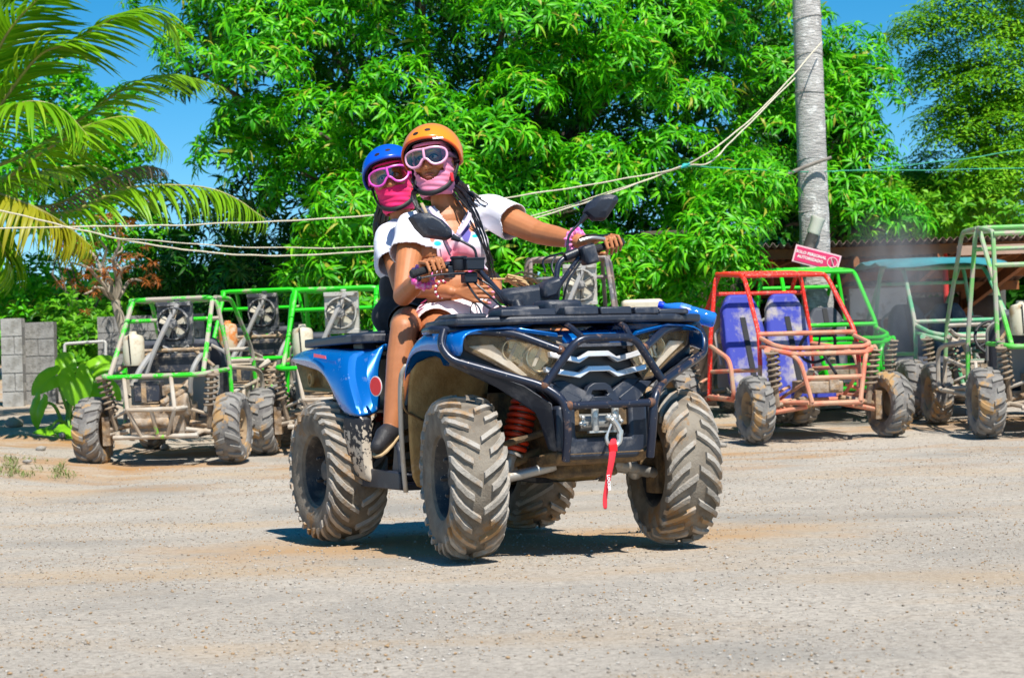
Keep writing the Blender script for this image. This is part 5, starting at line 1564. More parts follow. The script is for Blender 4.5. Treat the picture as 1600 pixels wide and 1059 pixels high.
# scrunchies, bag strap
M_SCR = surf('magenta_scrunchie', (.80, .03, .36), .7, col2=(.88, .45, .68), c2_scale=60)
for c, ax_, rad in ((wrL.lerp(elL, .10), (elL - wrL).normalized(), .040), (wrR.lerp(elR, .10), (elR - wrR).normalized(), .042)):
    u, v = frame_of(ax_); q = MB(); n = 30; P = []
    for i in range(n):
        a = 2 * math.pi * i / n; P.append(c + (u * math.cos(a) + v * math.sin(a)) * rad)
    q.tube(P, [.017 + .006 * math.sin(i * 2.4) for i in range(n)], 10, closed=True); q.build('scrunchie', M_SCR, A, angle=80)
q = MB(); q.grid([[PA(x, y, d), PA(x + 5, y - 1, d)] for x, y, d in ((656, 318, 9.49), (662, 330, 9.47), (668, 345, 9.45))]); q.build('bag_strap', surf('tan_strap', (.42, .32, .20), .8), A, solid=.004)
q = MB(); q.tube(spline([PA(691, 372, 9.39), PA(697, 386, 9.385), PA(704, 400, 9.39)], 4), .004, 6); q.build('necklace_cord', M_CORD, A)

# ================= passenger =================
base = W(645, 515, 10.0)
B = empty('person', base, 0, 'passenger in blue helmet and hot pink mask holding on behind the rider', 'person')
Ai = Matrix.Translation(-base)
HB_ = Ai @ head_matrix(613, 285, 9.95, -3, -12, -2, 1.02)
mb = MB(); nailsB = []
pel, chest, neckb = PA(645, 492, 9.98), PA(638, 402, 9.98), PA(628, 345, 9.97)
spine = chest - pel; xr = Vector((1, .12, .08)); RT_ = ell_R(spine, xr)
mb.ellip(chest, (.150, .105, .165), RT_, 24, 16); mb.ellip(PA(642, 450, 9.98), (.140, .11, .13), RT_, 24, 16); mb.ellip(pel, (.185, .15, .12), RT_, 24, 14)
mb.capsule(neckb, PA(622, 318, 9.95), .055, .050, 14)
shR, shL = PA(610, 372, 9.90), PA(676, 362, 10.02)
mb.capsule(neckb + Vector((0, 0, -.02)), shR, .05, .06); mb.capsule(neckb + Vector((0, 0, -.02)), shL, .05, .06)
elR, wrR = PA(628, 448, 9.66), PA(704, 456, 9.405)
mb.capsule(shR, elR, .062, .046, 16); mb.capsule(elR, elR.lerp(wrR, .4), .046, .044, 16); mb.capsule(elR.lerp(wrR, .4), wrR, .044, .028, 16)
# flat relaxed hand on the rider's belly
hnd = PA(738, 459, 9.385)
for k in range(4):
    t = PA(752 + (14, 20, 22, 14)[k] * .9, 448 + 8.5 * k, 9.36 + .004 * k); m_ = PA(742, 449 + 7.0 * k, 9.36)
    finger(mb, [m_, m_.lerp(t, .55) + Vector((0, -.008, 0)), t], .0088); mb.capsule(wrR.lerp(hnd, .25), m_, .019, .0115, 10, 3)
    d = (t - m_).normalized(); nailsB.append((t + Vector((0, -.007, .001)), d, Vector((0, -1, 0))))
finger(mb, [wrR.lerp(hnd, .5) + Vector((0, 0, .014)), PA(728, 441, 9.365), PA(742, 438, 9.36)], .0105)
elL, wrL = PA(770, 440, 9.75), PA(775, 455, 9.50)
mb.capsule(shL, elL, .06, .044, 14); mb.capsule(elL, wrL, .044, .028, 14); mb.capsule(wrL, PA(765, 458, 9.42), .026, .02, 12)
for sy, hip in ((-1, PA(640, 505, 9.85)), (1, PA(690, 500, 10.05))):
    kn = AL(-.185, sy * .365, .935); an = AL(-.30, sy * .43, .47)
    if sy < 0: an = W(611, 668, 9.06) - base; kn = W(631, 513, 9.13) - base
    mb.capsule(hip, hip.lerp(kn, .5), .088, .078, 18); mb.capsule(hip.lerp(kn, .5), kn, .078, .060, 18); mb.capsule(kn, kn.lerp(an, .3), .060, .060, 16); mb.capsule(kn.lerp(an, .3), an, .060, .036, 16)
    mb.ellip(kn.lerp(an, .30) + Vector((.004, .022, 0)), (.052, .052, .11), ell_R(an - kn, (1, 0, 0)), 14, 10); mb.ellip(kn + Vector((0, -.020, -.004)), (.042, .042, .048))
    toe = an + (Vector((-.055, -.10, -.075)) if sy < 0 else Vector((.05, -.12, -.06)))
    mb.capsule(an, toe, .034, .028, 12)
    sh_ = MB(); sh_.capsule(an + Vector((0, .012, -.010)), an.lerp(toe, .5) + Vector((0, 0, .004)), .043, .043, 16); sh_.capsule(an.lerp(toe, .4), toe + Vector((0, 0, -.002)), .044, .032, 16); sh_.ellip(an + Vector((.006, .03, -.035)), (.036, .036, .03))
    up_ = (kn - an).normalized(); top = an + up_ * .012
    so_ = child('shoe', blob(sh_, .006, 4, lambda p: (p - top).dot(up_) > 0, 'shoe', surf('black_shoe', (.018, .018, .022), .6, bmp=.2)), B)
    f_ = (toe - an); f_.z = f_.z * .9; s_v = f_.cross(Vector((0, 0, 1))).normalized()
    sl_ = MB(); n_ = f_.cross(s_v).normalized(); n_ = n_ if n_.z < 0 else -n_
    outl = [(-.25, .030), (.1, .034), (.6, .038), (1.0, .036), (1.25, .022), (1.3, 0)]
    poly = [an + f_ * a + s_v * w + n_ * .034 for a, w in outl] + [an + f_ * a - s_v * w + n_ * .034 for a, w in reversed(outl[:-1])]
    sl_.slab(poly, n_ * .012); sl_.build('sole', surf('tan_sole', (.50, .36, .20), .8), so_, bevel=.003)
add_head(mb, HB_)
bodyB = child('body', blob(mb, .0046, 3, None, 'body', M_SKINB), B)
for p, d, f in nailsB:
    q = MB(); q.ellip(p, (.0055, .0025, .0095), ell_R(d, d.cross(f))); q.build('fingernail', M_NAIL, bodyB)
eyes(B, HB_)
sm = MB(); sm.ellip(chest + Vector((0, 0, .01)), (.168, .122, .170), RT_, 24, 16); sm.capsule(neckb + Vector((0, 0, -.03)), shR, .055, .075); sm.capsule(neckb + Vector((0, 0, -.03)), shL, .055, .075)
cuR = shR.lerp(elR, .55); sm.capsule(shR, cuR, .076, .092, 18); sm.capsule(shL, shL.lerp(elL, .4), .074, .086, 18)
dR = (elR - shR).normalized(); hem = PA(640, 428, 9.98); up_s = spine.normalized(); dL = (elL - shL).normalized(); cuL = shL.lerp(elL, .4)
def cutB(p):
    if (p - hem).dot(up_s) < 0 and (p - shR).dot(dR) < .02: return True
    if (p - cuR).dot(dR) > -.01: return True
    if (p - cuL).dot(dL) > -.01 and p.x > shL.x: return True
    return (p - neckb).length < .062
shb = child('shirt', blob(sm, .0065, 5, cutB, 'shirt', fold=.010, mat=fabric('white_tee', (.78, .78, .86), (.70, .72, .84), 9, .5)), B)
s_ = shb.modifiers.new('s', 'SOLIDIFY'); s_.thickness = .005
sm = MB(); sm.ellip(PA(642, 450, 9.98), (.155, .125, .15), RT_, 24, 16); sm.ellip(pel, (.200, .165, .13), RT_, 24, 14)
hipR, knR = PA(640, 505, 9.85), W(631, 513, 9.13) - base; hipL, knL = PA(690, 500, 10.05), AL(-.185, .365, .935)
sm.capsule(hipR, hipR.lerp(knR, .3), .100, .095, 18); sm.capsule(hipL, hipL.lerp(knL, .3), .100, .095, 18)
def cutC(p):
    if (p - PA(640, 408, 9.98)).dot(up_s) > 0: return True
    for h, k in ((hipR, knR), (hipL, knL)):
        d = (k - h).normalized()
        if (p - h).dot(d) > .16 and (p - (h + d * (p - h).dot(d))).length < .15: return True
    return False
blk = child('black_shorts', blob(sm, .0075, 5, cutC, 'black_shorts', fabric('black_stretch', (.010, .010, .014), (.016, .016, .022), 12, .3)), B)
M_HOT = fabric('hot_pink_mask', (.90, .015, .17), (.80, .01, .13), 12, .25)
buff(B, HB_, M_HOT, lambda z: 0.0 if (z > .075 or z < -.030) else .060, None)
M_BLUEH = surf('blue_helmet_shell', (.005, .09, .72), .25, coat=.5)
helmet(B, HB_, M_BLUEH, (.01, .08, .6))
goggles(B, HB_, surf('magenta_frame', (.78, .09, .55), .35), surf('pink_strap', (.8, .05, .35), .6))
hr = MB()
for k in range(22):
    a = rngp.uniform(-1, 1); strand(hr, [PA(606 + 8 * a, 305, 10.02), PA(598 + 8 * a, 335, 10.03), PA(596 + 9 * a, 365, 10.05), PA(600 + 9 * a, 390, 10.06)], .012, .006, .008, rngp, 5, .2)
hr.build('hair', M_HAIR, B, fix=False)['kind'] = 'stuff'
# bracelet of red and white beads, shell charm
M_BEADR = surf('maroon_bead', (.42, .01, .07), .35); M_BEADW = surf('white_bead', (.85, .80, .80), .3)
c = PA(690, 452, 9.44); ax_ = (wrR - elR).normalized(); u, v = frame_of(ax_)
br = MB(); n = 18
br.tube([c + (u * math.cos(2 * math.pi * i / n) + v * math.sin(2 * math.pi * i / n)) * .0365 for i in range(n)], .003, 6, closed=True)
brc = br.build('bracelet', M_BEADR, B)
for i in range(n):
    a = 2 * math.pi * i / n; MB().ellip(c + (u * math.cos(a) + v * math.sin(a)) * .0375, (.0065, .0065, .0065), nu=8, nv=6).build('bead', M_BEADW if i % 2 else M_BEADR, brc)
c = PA(700, 451, 9.405); MB().lathe([(.0, -.004), (.010, -.004), (.013, 0), (.010, .004), (0, .005)], 12, Matrix.Translation(c) @ Matrix.Rotation(1.4, 4, 'X')).build('shell_charm', surf('orange_shell', (.70, .36, .06), .5), B)
# ------------------------------------------------------------------ buggies
M_GREENP = surf('green_paint', (.03, .62, .012), .4, dirt=(.42, .36, .29), dirt_lo=.47, dirt_hi=.54, dirt_scale=6, fine=((.40, .36, .28), .60))
M_GREENC = surf('clean_green_paint', (.02, .62, .01), .35, dirt=(.40, .36, .25), dirt_lo=.58, dirt_hi=.66, dirt_scale=6)
M_DUSTG = surf('half_green_tube', (.40, .37, .32), .7, col2=(.06, .55, .03), c2_scale=3.5, dirt=(.44, .38, .30), dirt_lo=.55, dirt_hi=.62, dirt_scale=7)
M_DUSTT = surf('dusty_tube', (.52, .47, .40), .85, col2=(.40, .31, .22), c2_scale=5, dirt=(.22, .55, .05), dirt_lo=.66, dirt_hi=.69, dirt_scale=5)
M_REDP = surf('red_paint', (.80, .028, .012), .4, dirt=(.55, .30, .20), dirt_lo=.60, dirt_hi=.70, dirt_scale=7, fine=((.62, .42, .34), .60))
M_REDD = surf('dusty_red_tube', (.66, .13, .07), .75, col2=(.60, .30, .19), c2_scale=4, dirt=(.50, .34, .22), dirt_lo=.46, dirt_hi=.62, dirt_scale=5)
M_GREYT = surf('grey_rusty_tube', (.10, .10, .115), .5, col2=(.30, .20, .15), c2_scale=5, dirt=(.46, .43, .40), dirt_lo=.58, dirt_hi=.68, dirt_scale=9)
M_TEALP = surf('faded_green_paint', (.10, .42, .20), .5, dirt=(.44, .40, .33), dirt_lo=.46, dirt_hi=.62, dirt_scale=6)
M_BTYRE = surf('buggy_tyre', (.12, .11, .105), .9, col2=(.26, .245, .225), c2_scale=8, dirt=(.40, .24, .10), dirt_lo=.54, dirt_hi=.60, dirt_scale=5, bmp=.3)
M_BLUG = surf('buggy_lug', (.24, .225, .205), .9, dirt=(.42, .26, .12), dirt_lo=.55, dirt_hi=.62, dirt_scale=4.5, spec=.2)
M_BRIM = surf('muddy_rim', (.34, .24, .14), .85, col2=(.24, .15, .08), c2_scale=8)
M_ENGINE = surf('muddy_engine', (.20, .12, .06), .8, col2=(.40, .33, .26), c2_scale=9, dirt=(.46, .30, .16), dirt_lo=.5, dirt_hi=.6, dirt_scale=13, bmp=.5, bmp_scale=30)
M_RADI = surf('radiator_dark', (.045, .050, .06), .6, dirt=(.34, .32, .30), dirt_lo=.50, dirt_hi=.60, dirt_scale=16)
M_RADL = surf('radiator_pale', (.46, .44, .40), .6, dirt=(.25, .2, .16), dirt_lo=.5, dirt_hi=.62, dirt_scale=16)
M_BLADE = surf('fan_blade', (.66, .60, .48), .6, dirt=(.36, .27, .18), dirt_lo=.52, dirt_hi=.65, dirt_scale=18)
M_TANKW = surf('cream_tank', (.66, .60, .46), .5, dirt=(.42, .28, .15), dirt_lo=.46, dirt_hi=.60, dirt_scale=6)
M_TANKO = surf('orange_tank', (.72, .24, .06), .5, dirt=(.66, .52, .36), dirt_lo=.48, dirt_hi=.56, dirt_scale=5)
M_BATT = surf('battery', (.03, .035, .05), .5, dirt=(.3, .25, .2), dirt_lo=.5, dirt_hi=.62, dirt_scale=14)
M_SPR = surf('dusty_spring', (.36, .27, .18), .8, col2=(.2, .15, .11), c2_scale=14)
M_SEATB = surf('blue_seat', (.035, .05, .36), .7, dirt=(.42, .38, .34), dirt_lo=.46, dirt_hi=.62, dirt_scale=4)
M_SEATK = surf('grey_seat', (.05, .055, .075), .6, dirt=(.22, .21, .21), dirt_lo=.5, dirt_hi=.7, dirt_scale=5)
M_PANEL = surf('dusty_grey_panel', (.34, .33, .31), .7, dirt=(.42, .36, .28), dirt_lo=.45, dirt_hi=.65, dirt_scale=5)
M_HOSE = surf('grey_hose', (.30, .29, .28), .6, dirt=(.4, .34, .27), dirt_lo=.5, dirt_hi=.65, dirt_scale=10)

def btyre(R, w, name='tyre'):
    me = tyre_mesh(R, w, R * .52, 18, .016, name, M_BTYRE, seg=40, steps=5, slope=.30)
    me.materials[1] = M_BLUG
    return me
BT_R, BT_F = btyre(.295, .215), btyre(.285, .185)
BR_R, BR_F = rim_mesh(.153, .215, 'wheel', M_BRIM), rim_mesh(.148, .185, 'wheel', M_BRIM)

def coil(a, b, r, wire, turns, seg=10):
    a = Vector(a); b = Vector(b); d = b - a; u, v = frame_of(d)
    return [a + d * (i / (turns * seg)) + (u * math.cos(2 * math.pi * i / seg) + v * math.sin(2 * math.pi * i / seg)) * r for i in range(turns * seg + 1)]

def buggy(px, Y, ax_x, rz, label, paint, low, h=1.40, hw=.42, seat=M_SEATK, rad=M_RADI, tank=M_TANKW, canvas=None, rear=True, front=True, tyres=True, rack=False, seats=True, nose=None, group='buggies parked in the yard', lean=0.0):
    """ax_x: which axle (local x) stands under photo column px"""
    c = WG(px, Y)
    R = Matrix.Rotation(rz, 4, 'Z')
    o = c - (R @ Vector((ax_x, 0, 0)))
    o.z = gz(c.x, c.y) + .0
    g2 = gz(*(o + R @ Vector((-ax_x, 0, 0))).xy[:])
    pitch = math.atan2((g2 - o.z), 1.75) * (1 if ax_x > 0 else -1)
    M = Matrix.Translation(c) @ R @ Matrix.Rotation(pitch, 4, 'Y') @ Matrix.Translation((-ax_x, 0, 0))
    root = empty('buggy', M=M, label=label, cat='buggy', group=group)
    rt, rx, fx = .020, -.86, .90
    k = h / 1.40
    # cage
    mb = MB()
    mb.tube(bend([(-.36, hw + .07, .30), (-.36, hw + .05, .85), (-.40, hw - .03, h), (-.40, -hw + .03, h), (-.36, -hw - .05, .85), (-.36, -hw - .07, .30)], .08), rt, 8)
    for s in (-1, 1):
        mb.tube(bend([(-.40, s * (hw - .04), h - .002), (.18, s * (hw - .05), h - .02), (.62, s * (hw + .01), .90), (.66, s * (hw + .02), .62)], .10), rt, 8)
        mb.tube([(-.40, s * (hw - .06), h - .01), (-.98, s * .40, .76)], rt, 8)
    mb.tube([(.17, hw - .06, h - .022), (.17, -hw + .06, h - .022)], rt, 8); mb.tube([(-.13, hw - .05, h - .012), (-.13, -hw + .05, h - .012)], rt * .9, 8)
    mb.tube([(-.40, hw - .01, h - .18), (-.40, -hw + .01, h - .18)], rt * .9, 8)
    cage = mb.build('roll_cage', paint, root)
    mb = MB()
    mb.tube([(.61, hw + .01, .90), (.61, -hw - .01, .90)], rt, 8)
    for s in (-1, 1):
        mb.tube(bend([(-.36, s * (hw + .06), .32), (.66, s * (hw + .04), .32), (1.15, s * .24, .34)], .08), rt, 8)
        mb.tube([(.66, s * (hw + .02), .64), (.66, s * (hw + .04), .32)], rt, 8)
        mb.tube(bend([(-.36, s * (hw + .05), .78), (.1, s * (hw + .16), .74), (.34, s * (hw + .16), .68), (.40, s * (hw + .15), .34), (-.36, s * (hw + .07), .33)], .10), rt, 8)
        mb.tube([(-.36, s * (hw + .05), .55), (.66, s * (hw + .02), .60)], rt * .9, 8)
        mb.tube([(-.36, s * (hw + .06), .32), (-1.05, s * .34, .26)], rt, 8)
    mb.tube([(.66, hw + .03, .33), (.66, -hw - .03, .33)], rt, 8); mb.tube([(-.36, hw + .05, .33), (-.36, -hw - .05, .33)], rt, 8)
    lowf = mb.build('lower_frame', low, root)
    mb = MB(); mb.box((.15, 0, .30), (1.05, .84, .02)); mb.build('floor_pan', M_PANEL, root)
    # nose
    if front:
        mb = MB()
        mb.tube(bend([(.61, hw, .80), (.90, .47, .78), (1.06, .36, .74), (1.06, -.36, .74), (.90, -.47, .78), (.61, -hw, .80)], .10), rt, 8)
        mb.tube(bend([(.61, hw, .87), (.92, .44, .81), (1.0, .34, .785), (1.0, -.34, .785), (.92, -.44, .81), (.61, -hw, .87)], .10), rt, 8)
        for s in (-1, 1):
            mb.tube(bend([(.95, s * .40, .77), (1.10, s * .30, .70), (1.16, s * .22, .34)], .08), rt, 8)
            mb.tube([(.90, s * .50, .77), (.78, s * .42, .72)], .03, 8)
        mb.tube([(1.15, -.24, .33), (1.15, .24, .33)], rt, 8); mb.tube([(1.12, -.27, .54), (1.12, .27, .54)], rt, 8); mb.tube([(.66, .3, .34), (1.12, .2, .54)], rt * .8, 8); mb.tube([(.66, -.3, .34), (1.12, -.2, .54)], rt * .8, 8)
        mb.build('nose_frame', nose or low, root)
        mb = MB(); mb.box((.80, .0, .45), (.30, .34, .10)); mb.tube([(.70, -.15, .36), (.95, -.12, .60)], .03, 8); mb.box((.92, .08, .47), (.10, .09, .10)); mb.build('pedal_box', M_ENGINE, root, bevel=.01)
    # suspension and wheels
    for s in (-1, 1):
        for x, tw, rm, tm, tr in ((rx, .60, BR_R, BT_R, .295), (fx, .62, BR_F, BT_F, .285)):
            if x > 0 and not front and not tyres: continue
            mb = MB(); inn = .22 if x > 0 else .24
            mb.tube([(x - .16, s * inn, .30), (x, s * (tw - .13), tr - .04)], .019, 8); mb.tube([(x + .16, s * inn, .30), (x, s * (tw - .13), tr - .04)], .019, 8)
            mb.tube([(x - .10, s * (inn + .04), .46), (x, s * (tw - .13), tr + .09)], .014, 8)
            mb.build('suspension_arm', low, root)
            mb = MB(); mb.box((x, s * (tw - .12), tr), (.09, .06, .24)); mb.tube([(x, s * .15, .36), (x, s * (tw - .08), tr)], .022, 8); mb.build('hub', M_ENGINE, root)
            top = Vector((x + (.03 if x > 0 else -.10), s * .47, .77)); bot = Vector((x, s * (tw - .20), .30))
            mb = MB(); mb.tube([top, bot], .018, 8); mb.tube([top.lerp(bot, .6), bot], .028, 8); mb.lathe([(.060, -.008), (.066, .0), (.060, .008)], 12, Matrix.Translation(top.lerp(bot, .04)) @ (bot - top).to_track_quat('Z', 'Y').to_matrix().to_4x4())
            sh = mb.build('shock_absorber', M_SPR, root)
            MB().tube(coil(top.lerp(bot, .06), top.lerp(bot, .66), .052, .01, 6), .0105, 6).build('coil_spring', M_SPR, sh)
            W_ = Matrix.Translation((x, s * tw, tr)) @ Matrix.Rotation(math.pi if s > 0 else 0, 4, 'Z') @ Matrix.Rotation(R_(4) * s if x > 0 else 0, 4, 'Z') @ Matrix.Rotation(random.uniform(0, 3), 4, 'Y')
            w_ = child('wheel', rm, root, W_); child('tyre', tm, w_)
    if seats:
        sh_k = 1.28 if seat is M_SEATB else 1.0
        for s in (-1, 1):
            T = Matrix.Translation((-.12, s * .215, .34)) @ Matrix.Rotation(R_(-16), 4, 'Y')
            mb = MB(); prof = [(p_[0], p_[1] * sh_k) for p_ in [(-.16, 0), (-.18, .10), (-.205, .45), (-.175, .62), (-.11, .72), (.11, .72), (.175, .62), (.205, .45), (.18, .10), (.16, 0)]]
            mb.prism(prof, 0, -.055, .055); mb.xf(T); st_ = mb.build('seat', seat, root, bevel=.03)
            mb = MB(); mb.box((.16, s * .215, .36), (.42, .36, .11)); mb.build('seat_base', seat, root, bevel=.03)
            mb = MB(); mb.tube(bend([(-.06, -.215, .30), (-.075, -.235, .60), (-.075, -.1, .68)], .06), .014, 6); mb.tube(bend([(-.06, .215, .30), (-.075, .235, .60), (-.075, .1, .68)], .06), .014, 6); mb.xf(T); mb.build('seat_frame', M_HOSE, root)
            mb = MB(); mb.slab([(.058, -.03, .70), (.058, .02, .70), (.062, .06, .10), (.062, .01, .10)], (.006, 0, 0)); mb.xf(T); mb.build('seat_belt', M_STRAP, root)
        T = Matrix.Translation((.36, .215, .78)) @ Matrix.Rotation(R_(-62), 4, 'Y')
        mb = MB(); mb.tube([T @ Vector((.165 * math.cos(a), .165 * math.sin(a), 0)) for a in [2 * math.pi * i / 28 for i in range(28)]], .014, 8, closed=True)
        for a in (0, 2.1, 4.2): mb.tube([T @ Vector((0, 0, -.02)), T @ Vector((.16 * math.cos(a), .16 * math.sin(a), 0))], .010, 6)
        mb.tube([T @ Vector((0, 0, -.02)), Vector((.75, .20, .55))], .014, 6); mb.build('steering_wheel', M_STRAP, root)
    mb = MB(); mb.box((-.44, 0, .60), (.015, .78, .40)); mb.build('firewall', M_PANEL, root)
    if rear:
        mb = MB()
        mb.tube(bend([(-.40, .46, .76), (-1.0, .45, .76), (-1.04, .40, .75), (-1.04, -.40, .75), (-1.0, -.45, .76), (-.40, -.46, .76)], .06), rt, 8)
        mb.build('rear_top_rail', paint if paint is not low else low, root)
        mb = MB()
        mb.tube(bend([(-1.02, .25, .48), (-1.18, .22, .48), (-1.18, -.22, .48), (-1.02, -.25, .48)], .05), rt, 8)
        mb.tube([(-1.08, .36, .25), (-1.08, -.36, .25)], rt, 8)
        for y0, y1 in ((.20, .12), (0, -.02), (-.20, -.10)): mb.tube([(-1.18, y0, .48), (-1.08, y1, .25)], rt * .9, 8)
        mb.tube([(-1.04, -.14, .74), (-1.18, -.20, .48)], rt * .9, 8); mb.tube([(-1.04, .26, .74), (-1.18, .20, .48)], rt * .9, 8)
        mb.build('engine_guard', low, root)
        mb = MB(); mb.box((-.80, .0, .38), (.46, .46, .26)); mb.box((-.78, -.10, .56), (.30, .22, .20)); mb.lathe([(.10, -.09), (.11, -.05), (.11, .05), (.10, .09)], 16, Matrix.Translation((-.95, -.17, .50)) @ Matrix.Rotation(math.pi / 2, 4, 'X')); mb.tube(spline([(-.70, -.12, .62), (-.85, -.24, .68), (-1.0, -.20, .60), (-1.05, -.05, .52)], 4), .03, 8); mb.tube([(-1.02, -.12, .36), (-1.02, .22, .36)], .045, 10); mb.box((-.98, .1, .34), (.08, .10, .12))
        mb.build('engine', M_ENGINE, root, bevel=.012)
        mb = MB(); mb.box((-.94, .08, .62), (.16, .22, .17)); bt = mb.build('battery', M_BATT, root, bevel=.01)
        MB().box((-1.025, .10, .62), (.012, .04, .17)).build('battery_strap', M_ENGINE, bt)
        mb = MB(); mb.tube(spline([(-.55, .12, .86), (-.75, .10, .92), (-.9, .16, .80), (-.96, .22, .66)], 4), .026, 8); mb.build('intake_hose', M_HOSE, root); mb = MB(); mb.tube(spline([(-.60, -.30, .84), (-.80, -.34, .90), (-.95, -.30, .78), (-.92, -.26, .60)], 4), .022, 8); mb.build('intake_hose', M_HOSE, root)
        mb = MB(); mb.box((-.60, 0, .84), (.10, .70, .16)); mb.build('rear_panel', M_BATT, root, bevel=.01)
        mb = MB(); mb.lathe([(.02, 0), (.085, .004), (.092, .03), (.092, .22), (.08, .25), (.035, .265), (.03, .29), (.0, .29)], 18, Matrix.Translation((-.74, .26, .83))); tk = mb.build('fuel_tank', tank, root)
        mb = MB(); mb.tube([(-.832, .26, .85), (-.836, .27, 1.09)], .006, 6); mb.build('tank_strap', M_STRAP, tk)
        mb = MB(); zc = h - .19 * k - .02; yc = -.08
        mb.box((-.62, yc, zc), (.06, .30, .34)); mb.box((-.655, yc, zc + .165), (.05, .30, .035)); mb.box((-.655, yc, zc - .165), (.05, .30, .035)); mb.lathe([(.128, 0), (.140, 0), (.140, .05), (.128, .05)], 24, Matrix.Translation((-.66, yc, zc)) @ Matrix.Rotation(-math.pi / 2, 4, 'Y'), caps=False); mb.lathe([(.022, 0), (.026, .004), (.026, .018), (.02, .02)], 10, Matrix.Translation((-.63, yc - .02, zc + .185)))
        rd = mb.build('radiator', rad, root, bevel=.004)
        for i in range(5):
            a = 2 * math.pi * i / 5 + .4
            mb = MB(); mb.slab([(0, .03, -.018), (0, .118, -.045), (0.012, .118, .035), (.006, .03, .012)], (.004, 0, 0)); mb.xf(Matrix.Translation((-.695, yc, zc)) @ Matrix.Rotation(a, 4, 'X')); mb.build('fan_blade', M_BLADE, rd)
        mb = MB(); mb.lathe([(.042, 0), (.042, .035), (.02, .04)], 14, Matrix.Translation((-.70, yc, zc)) @ Matrix.Rotation(-math.pi / 2, 4, 'Y')); mb.build('fan_hub', M_RADI, rd)
        for a in (.5, 1.6, 2.6): MB().tube([Vector((-.722, yc + .132 * math.cos(a), zc + .132 * math.sin(a))), Vector((-.722, yc - .132 * math.cos(a), zc - .132 * math.sin(a)))], .005, 6).build('fan_guard', M_STRAP, rd)
        mb = MB(); mb.tube(spline([(-.67, yc - .04, zc + .16), (-.75, yc + .06, zc - .04), (-.80, yc + .16, zc - .26), (-.82, yc + .22, zc - .42)], 4), .022, 8); mb.build('radiator_hose', M_HOSE, root)
        mb = MB(); mb.tube([(-.62, yc + .12, zc - .20), (-.70, .42, .80)], .016, 8); mb.tube([(-.62, yc - .12, zc - .20), (-.70, -.42, .80)], .016, 8); mb.tube([(-.70, .4, .95), (-.70, -.4, .95)], .016, 8); mb.build('radiator_stand', M_ENGINE, root)
    if canvas is not None:
        rows = []
        for i in range(9):
            x = -.62 + 1.02 * i / 8; rows.append([(x, y, h + .022 + .05 * (1 - (abs(y) / .62) ** 2) - .02 * math.sin(i * 2.1 + y * 9) * (abs(y) / .62) - (.05 if i in (0, 8) else 0)) for y in [-.64 + 1.28 * j / 10 for j in range(11)]])
        mb = MB(); mb.grid(rows); mb.build('canvas_roof', canvas, root, solid=.008)
    if rack:
        mb = MB()
        for s in (-1, 1): mb.tube(bend([(-.40, s * (hw - .05), h), (-.9, s * (hw - .05), h - .04), (-.95, s * (hw - .05), .80)], .06), rt, 8)
        mb.tube([(-.92, hw - .05, h - .06), (-.92, -hw + .05, h - .06)], rt, 8); mb.tube([(-.92, hw - .05, h - .32), (-.92, -hw + .05, h - .32)], rt, 8); mb.build('rear_rack_frame', paint, root)
    return root

buggy(254, 17.5, -.86, R_(83), 'mud caked green buggy at the far left, its engine and radiator fan facing the camera', M_GREENP, M_DUSTT, h=1.38, hw=.41)
buggy(398, 20.6, -.86, R_(84), 'green buggy with an orange tank, half hidden behind the leftmost green buggy', M_GREENC, M_GREENP, tank=M_TANKO, h=1.40)
buggy(520, 18.2, -.86, R_(86), 'bright green buggy with radiator fan just behind the quad rear rack', M_GREENC, M_DUSTT, h=1.42, rad=M_RADL)
buggy(900, 18.4, -.86, R_(92), 'grey rusty framed buggy with radiator fan seen behind the handlebar', M_GREYT, M_GREYT, h=1.62, rad=M_RADL, hw=.40)
buggy(1318, 19.6, .90, R_(-80), 'bright green framed buggy parked behind the red buggy', M_GREENC, M_GREENC, h=1.42, rear=False)
buggy(1284, 17.6, .90, R_(-73), 'dusty red buggy with two blue seats facing the camera', M_REDP, M_REDD, seat=M_SEATB, h=1.42, hw=.44, rear=False)
M_CANVAS = fabric('teal_canvas', (.02, .23, .26), (.015, .18, .21), 6, .4)
buggy(1522, 19.6, .90, R_(-80), 'buggy with a faded teal canvas roof standing in the dust', M_TEALP, M_TEALP, canvas=M_CANVAS, h=1.42, hw=.46, rear=False)
buggy(1652, 17.3, -.86, R_(91), 'tall green buggy cut off by the right edge, rear wheel towards the camera', M_DUSTG, M_DUSTT, h=1.74, hw=.56, rack=True)

# ------------------------------------------------------------------ grey palm trunk, ropes, sign
TY = 21.2
tp = [WG(1286, TY), W(1278, 480, TY), W(1274, 400, TY), W(1267, 200, TY), W(1260, 0, TY), W(1254, -200, TY), W(1246, -420, TY)]
trunk = empty('palm_trunk', tp[0], 0, 'tall bare grey palm trunk standing behind the red buggy', 'palm trunk')
M_GREYTR, nt, b_ = new_mat('grey_palm_bark')
tc = nt.nodes.new('ShaderNodeTexCoord'); mp = N(nt, 'ShaderNodeMapping'); mp.inputs['Scale'].default_value = (1, 1, 4.0); nt.links.new(tc.outputs['Object'], mp.inputs['Vector'])
c1 = mixc(nt, noise_fac(nt, 4, .35, .65, vec=mp.outputs[0]), (.36, .34, .32), (.52, .50, .47))
c1 = mixc(nt, noise_fac(nt, 9, .56, .64, detail=8), c1, (.68, .66, .63)); c1 = mixc(nt, noise_fac(nt, 5, .62, .74, detail=6), c1, (.24, .19, .16))
nt.links.new(c1, b_.inputs['Base Color']); b_.inputs['Roughness'].default_value = .92
bump(nt, b_, noise_fac(nt, 14, .3, .7, detail=8, vec=mp.outputs[0]), .5, .03)
P = spline(tp, 14); mb = MB()
